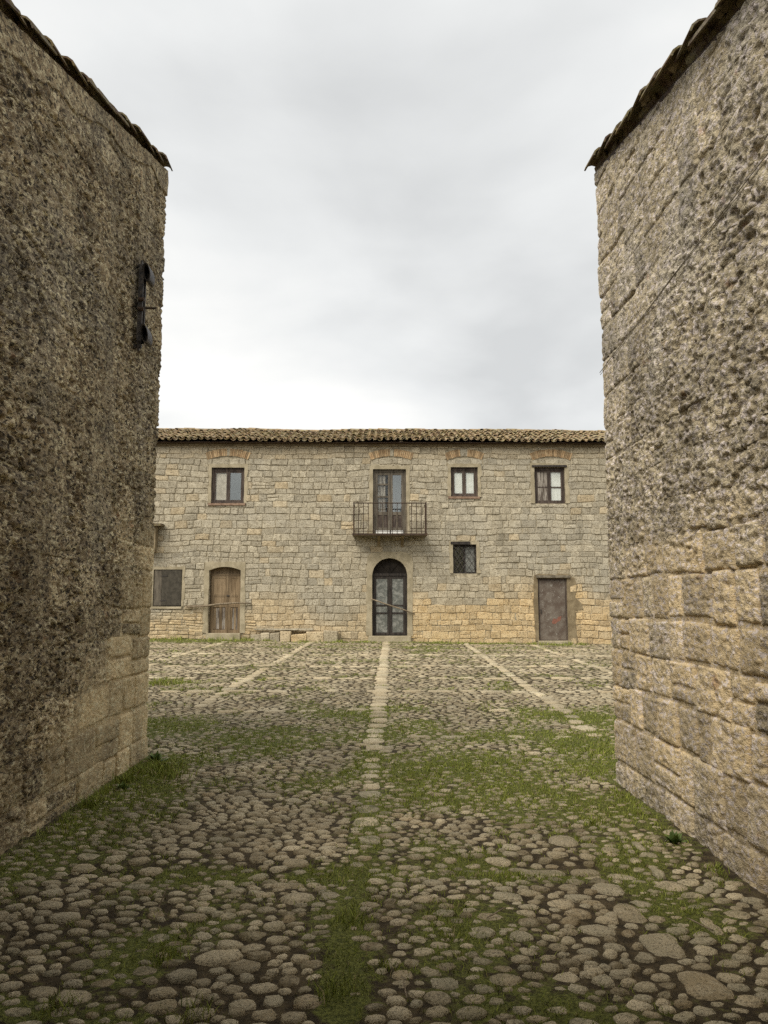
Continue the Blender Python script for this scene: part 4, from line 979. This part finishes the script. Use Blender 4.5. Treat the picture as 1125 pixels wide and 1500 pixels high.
# roof of the farmhouse
hroof = hempty('roof', house); sl = math.atan(0.325); EY, EZ = FY - .36, 7.58
def sag(x, y): return 0.11 * (float(vnoise(x * .35 + 3, y * .4, 701)) - .5) + 0.05 * (float(vnoise(x * 1.5, y, 702)) - .5) 
m = MB(); L = 3.6
P_ = [(-12.1, EY + .06, EZ - .06), (12.1, EY + .06, EZ - .06), (12.1, EY + L, EZ + .02 + L * .325), (-12.1, EY + L, EZ + .02 + L * .325), (12.1, FY + 7.2, EZ - .1), (-12.1, FY + 7.2, EZ - .1)]
m.add(P_, [(0, 1, 2, 3), (3, 2, 4, 5), (0, 3, 5), (1, 4, 2), (0, 5, 4, 1)]); hb(m, 'roof_deck', M_rust, hroof)
tr = MB(); rt_ = random.Random(9); ncol = int(24.3 / .235)
for c in range(ncol):
    for row in range(10):
        for pan in (1, 0):
            x = -12.15 + c * .235 + (.117 if pan else 0) + rt_.uniform(-.022, .022); d = row * .37 + rt_.uniform(-.035, .035) + (.03 if pan else 0)
            y = EY + d * math.cos(sl); z = EZ + d * math.sin(sl) + sag(x, y) + (.045 if not pan else 0) + rt_.uniform(-.02, .025)
            V, F = coppo(.44, .105, .078, .017, 5, bool(pan)); W = place(V, (x, y, z), sl - .05, rt_.gauss(0, .08), rt_.gauss(0, .12))
            if row == 0 and -8.3 < x < 8.6:
                mm = MB(); mm.add(W, F, rt_.random()); hb(mm, 'roof_tile', M_tile, hroof)
            else: tr.add(W, F, rt_.random())
for c in range(64):
    x = -12.1 + c * .38; y = EY + 3.55; z = EZ + 3.55 * .325 + sag(x, y) + .02
    V, F = coppo(.44, .12, .1, .018, 5); W = [(q[1] + x, q[0] + y, q[2] + z + rt_.uniform(-.01, .01)) for q in V]; tr.add(W, F, rt_.random())
hb(tr, 'roof_tiles', M_tile, hroof)['kind'] = 'stuff'

# ------------------------------------------------------------------ things
# low stone ledge along the foot of the facade
bench = empty('stone_bench', (-3.0, 27.6, 0.35)); tag(bench, 'low rubble stone bench along the farmhouse foot, left of arched door', 'bench')
rb = random.Random(4); x = -4.45
while x < -1.6:
    l = rb.uniform(.3, .62); h = rb.uniform(.2, .33) * (1.0 if x < -2 else 1.3)
    m = MB(); m.box(x + 3.0, x + l - .015 + 3.0, 27.55 - 27.6 + rb.uniform(-.05, .05), 27.965 - 27.6, -.3, h, j=.025, tint=rb.random(), warm=rb.choice((.2, .5, .9))); m.build('bench_stone', M_ash, bench, bevel=.025); x += l
m = MB(); m.box(-1.35, .75, 27.7 - 27.6, 27.97 - 27.6, .37, .42, j=.02, tint=.4); m.build('bench_slab', M_ash, bench, bevel=.015)
# poles barring the doors
def pole(pts_, r, lab):
    o = np.array(pts_[0]); m = MB(); m.tube([np.array(p) - o for p in pts_], r, 7); ob = m.build('wooden_pole', M_pole, None, True); ob.location = o
    tag(ob, lab, 'pole', 'poles barring the doors')
pole([(-6.8, 27.9, 1.55), (-6.2, 27.87, 1.56), (-5.6, 27.85, 1.64), (-5.0, 27.87, 1.68), (-4.5, 27.92, 1.66)], [.035, .038, .034, .03, .022], 'rough pole lying nearly level across the brown wooden left door')
pole([(-.22, 27.9, 1.84), (.4, 27.86, 1.62), (1.0, 27.88, 1.43), (1.4, 27.93, 1.27)], [.022, .026, .024, .02], 'thin pole slanting down to the right across the arched glazed door')

# iron bracket on the left wing
br = empty('iron_bracket', (-2.41, 7.5, 4.13)); tag(br, 'black iron flagpole bracket with two open loops on the left wall', 'bracket')
m = MB(); y0, y1, xo = -.05, .05, .03
pf = [(0, .0), (y0, .1), (y0, .84), (0, .96), (y1, .84), (y1, .1)]
m.add([(xo, y, z) for y, z in pf] + [(xo - .02, y, z) for y, z in pf], [tuple(range(6)), tuple(range(11, 5, -1))] + [(i, 6 + i, 6 + (i + 1) % 6, (i + 1) % 6) for i in range(6)]); m.build('back_plate', M_iron, br)
m = MB(); m.box(.031, .058, y0, y0 + .014, .09, .86); m.box(.031, .058, y1 - .014, y1, .09, .86); m.build('side_flange', M_iron, br)
for zc0 in (.17, .81):
    m = MB(); n = 18; V = []
    for (yy, a, b) in ((-.06, .04, .088), (.1, .04, .088), (.08, .03, .075), (-.06, .03, .075)):
        for k in range(n):
            t = 2 * math.pi * k / n; V.append((.088 + a * math.cos(t), yy - .25 * b * math.sin(t), zc0 + b * math.sin(t) - .55 * a * math.cos(t)))
    F = [(a * n + k, a * n + (k + 1) % n, ((a + 1) % 4) * n + (k + 1) % n, ((a + 1) % 4) * n + k) for a in (0, 2, 3) for k in range(n)] + [tuple(range(n, 2 * n)), tuple(range(3 * n - 1, 2 * n - 1, -1))]
    m.add(V, F); m.build('loop', M_iron, br)
for zz in (.42, .52):
    m = MB(); m.tube([(.02, -.056, zz), (.075, -.056, zz)], [.022, .022], 8); m.build('bolt', M_rust, br)
m = MB(); m.tube([(-.02, .05, .47), (.10, .06, .475), (.165, .06, .475)], .011, 7); m.build('hook_rod', M_rust, br)
for zz in (.05, .9):
    m = MB(); m.tube([(-.06, 0, zz), (.05, 0, zz)], .02, 6); m.build('wall_anchor', M_iron, br)

# cable on the right wing
m = MB(); pc = [(2.12, 1.3, 4.22), (2.11, 2.6, 4.09), (2.11, 4.0, 4.01), (2.12, 5.2, 3.94), (2.12, 6.1, 3.865), (2.13, 7.1, 3.80)]
cb = MB(); cb.tube([(a - 2.12, b - 4, c - 4) for a, b, c in pc], .0035, 5); cb.tube([(a - 2.12 + .004, b - 4, c - 4.012 - .01 * math.sin(b * 2)) for a, b, c in pc], .0025, 5)
co = cb.build('cable', M_cable, None, True); co.location = (2.12, 4, 4); tag(co, 'thin grey double cable running along the right wall', 'cable')

# weeds at the foot of the walls
def weed(x, y, s, n, lab, seed):
    r = random.Random(seed); z = float(gz(x, y)) - .01; o = empty('wild_plant', (x, y, z)); tag(o, lab, 'plant', 'weeds at the foot of the walls')
    m = MB()
    for k in range(n):
        a = r.uniform(0, 6.28); L = s * r.uniform(.5, 1.1); el = r.uniform(.25, 1.3); w = L * .2; c, sn = math.cos(a), math.sin(a)
        p = [(0, 0), (.45 * L * math.cos(el), .45 * L * math.sin(el)), (L * math.cos(el), L * math.sin(el) * .82)]
        m.add([(0, 0, 0), (p[1][0] * c - w * sn, p[1][0] * sn + w * c, p[1][1]), (p[2][0] * c, p[2][0] * sn, p[2][1]), (p[1][0] * c + w * sn, p[1][0] * sn - w * c, p[1][1] - .006)], [(0, 1, 2), (0, 2, 3)], r.random())
    m.build('leaves', M_leaf, o)
weed(2.02, 5.42, .11, 46, 'dark leafy weed at the foot of the right wall', 1)
weed(-2.27, 8.2, .14, 50, 'leafy weed at the corner foot of the left wall', 2)
weed(-2.22, 7.0, .1, 36, 'small leafy weed along the left wall, nearer than the corner one', 3)

# dry twigs lying on the paving
TW = [(-1.15, 4.35, .16, 1.2, 'curved pale dry stalk arching over the left foreground cobbles'), (0.62, 4.15, .12, .5, 'short dry twig on the middle foreground cobbles'),
      (1.62, 4.05, .13, 2.4, 'pale dry twig beside the right edging stones'), (0.12, 3.35, .1, 1.7, 'tiny dry twig near the centre moss strip')]
for i, (x, y, L, a, lab) in enumerate(TW):
    z = float(gz(x, y)) + .035; m = MB(); h = .07 if i == 0 else .012
    m.tube([(L * t * math.cos(a), L * t * math.sin(a), h * math.sin(math.pi * t)) for t in (-.5, -.2, .1, .35, .5)], [.003, .004, .004, .003, .002], 5)
    o = m.build('dry_twig', M_pole, None, True); o.location = (x, y, z); tag(o, lab, 'twig', 'dry twigs on the paving')
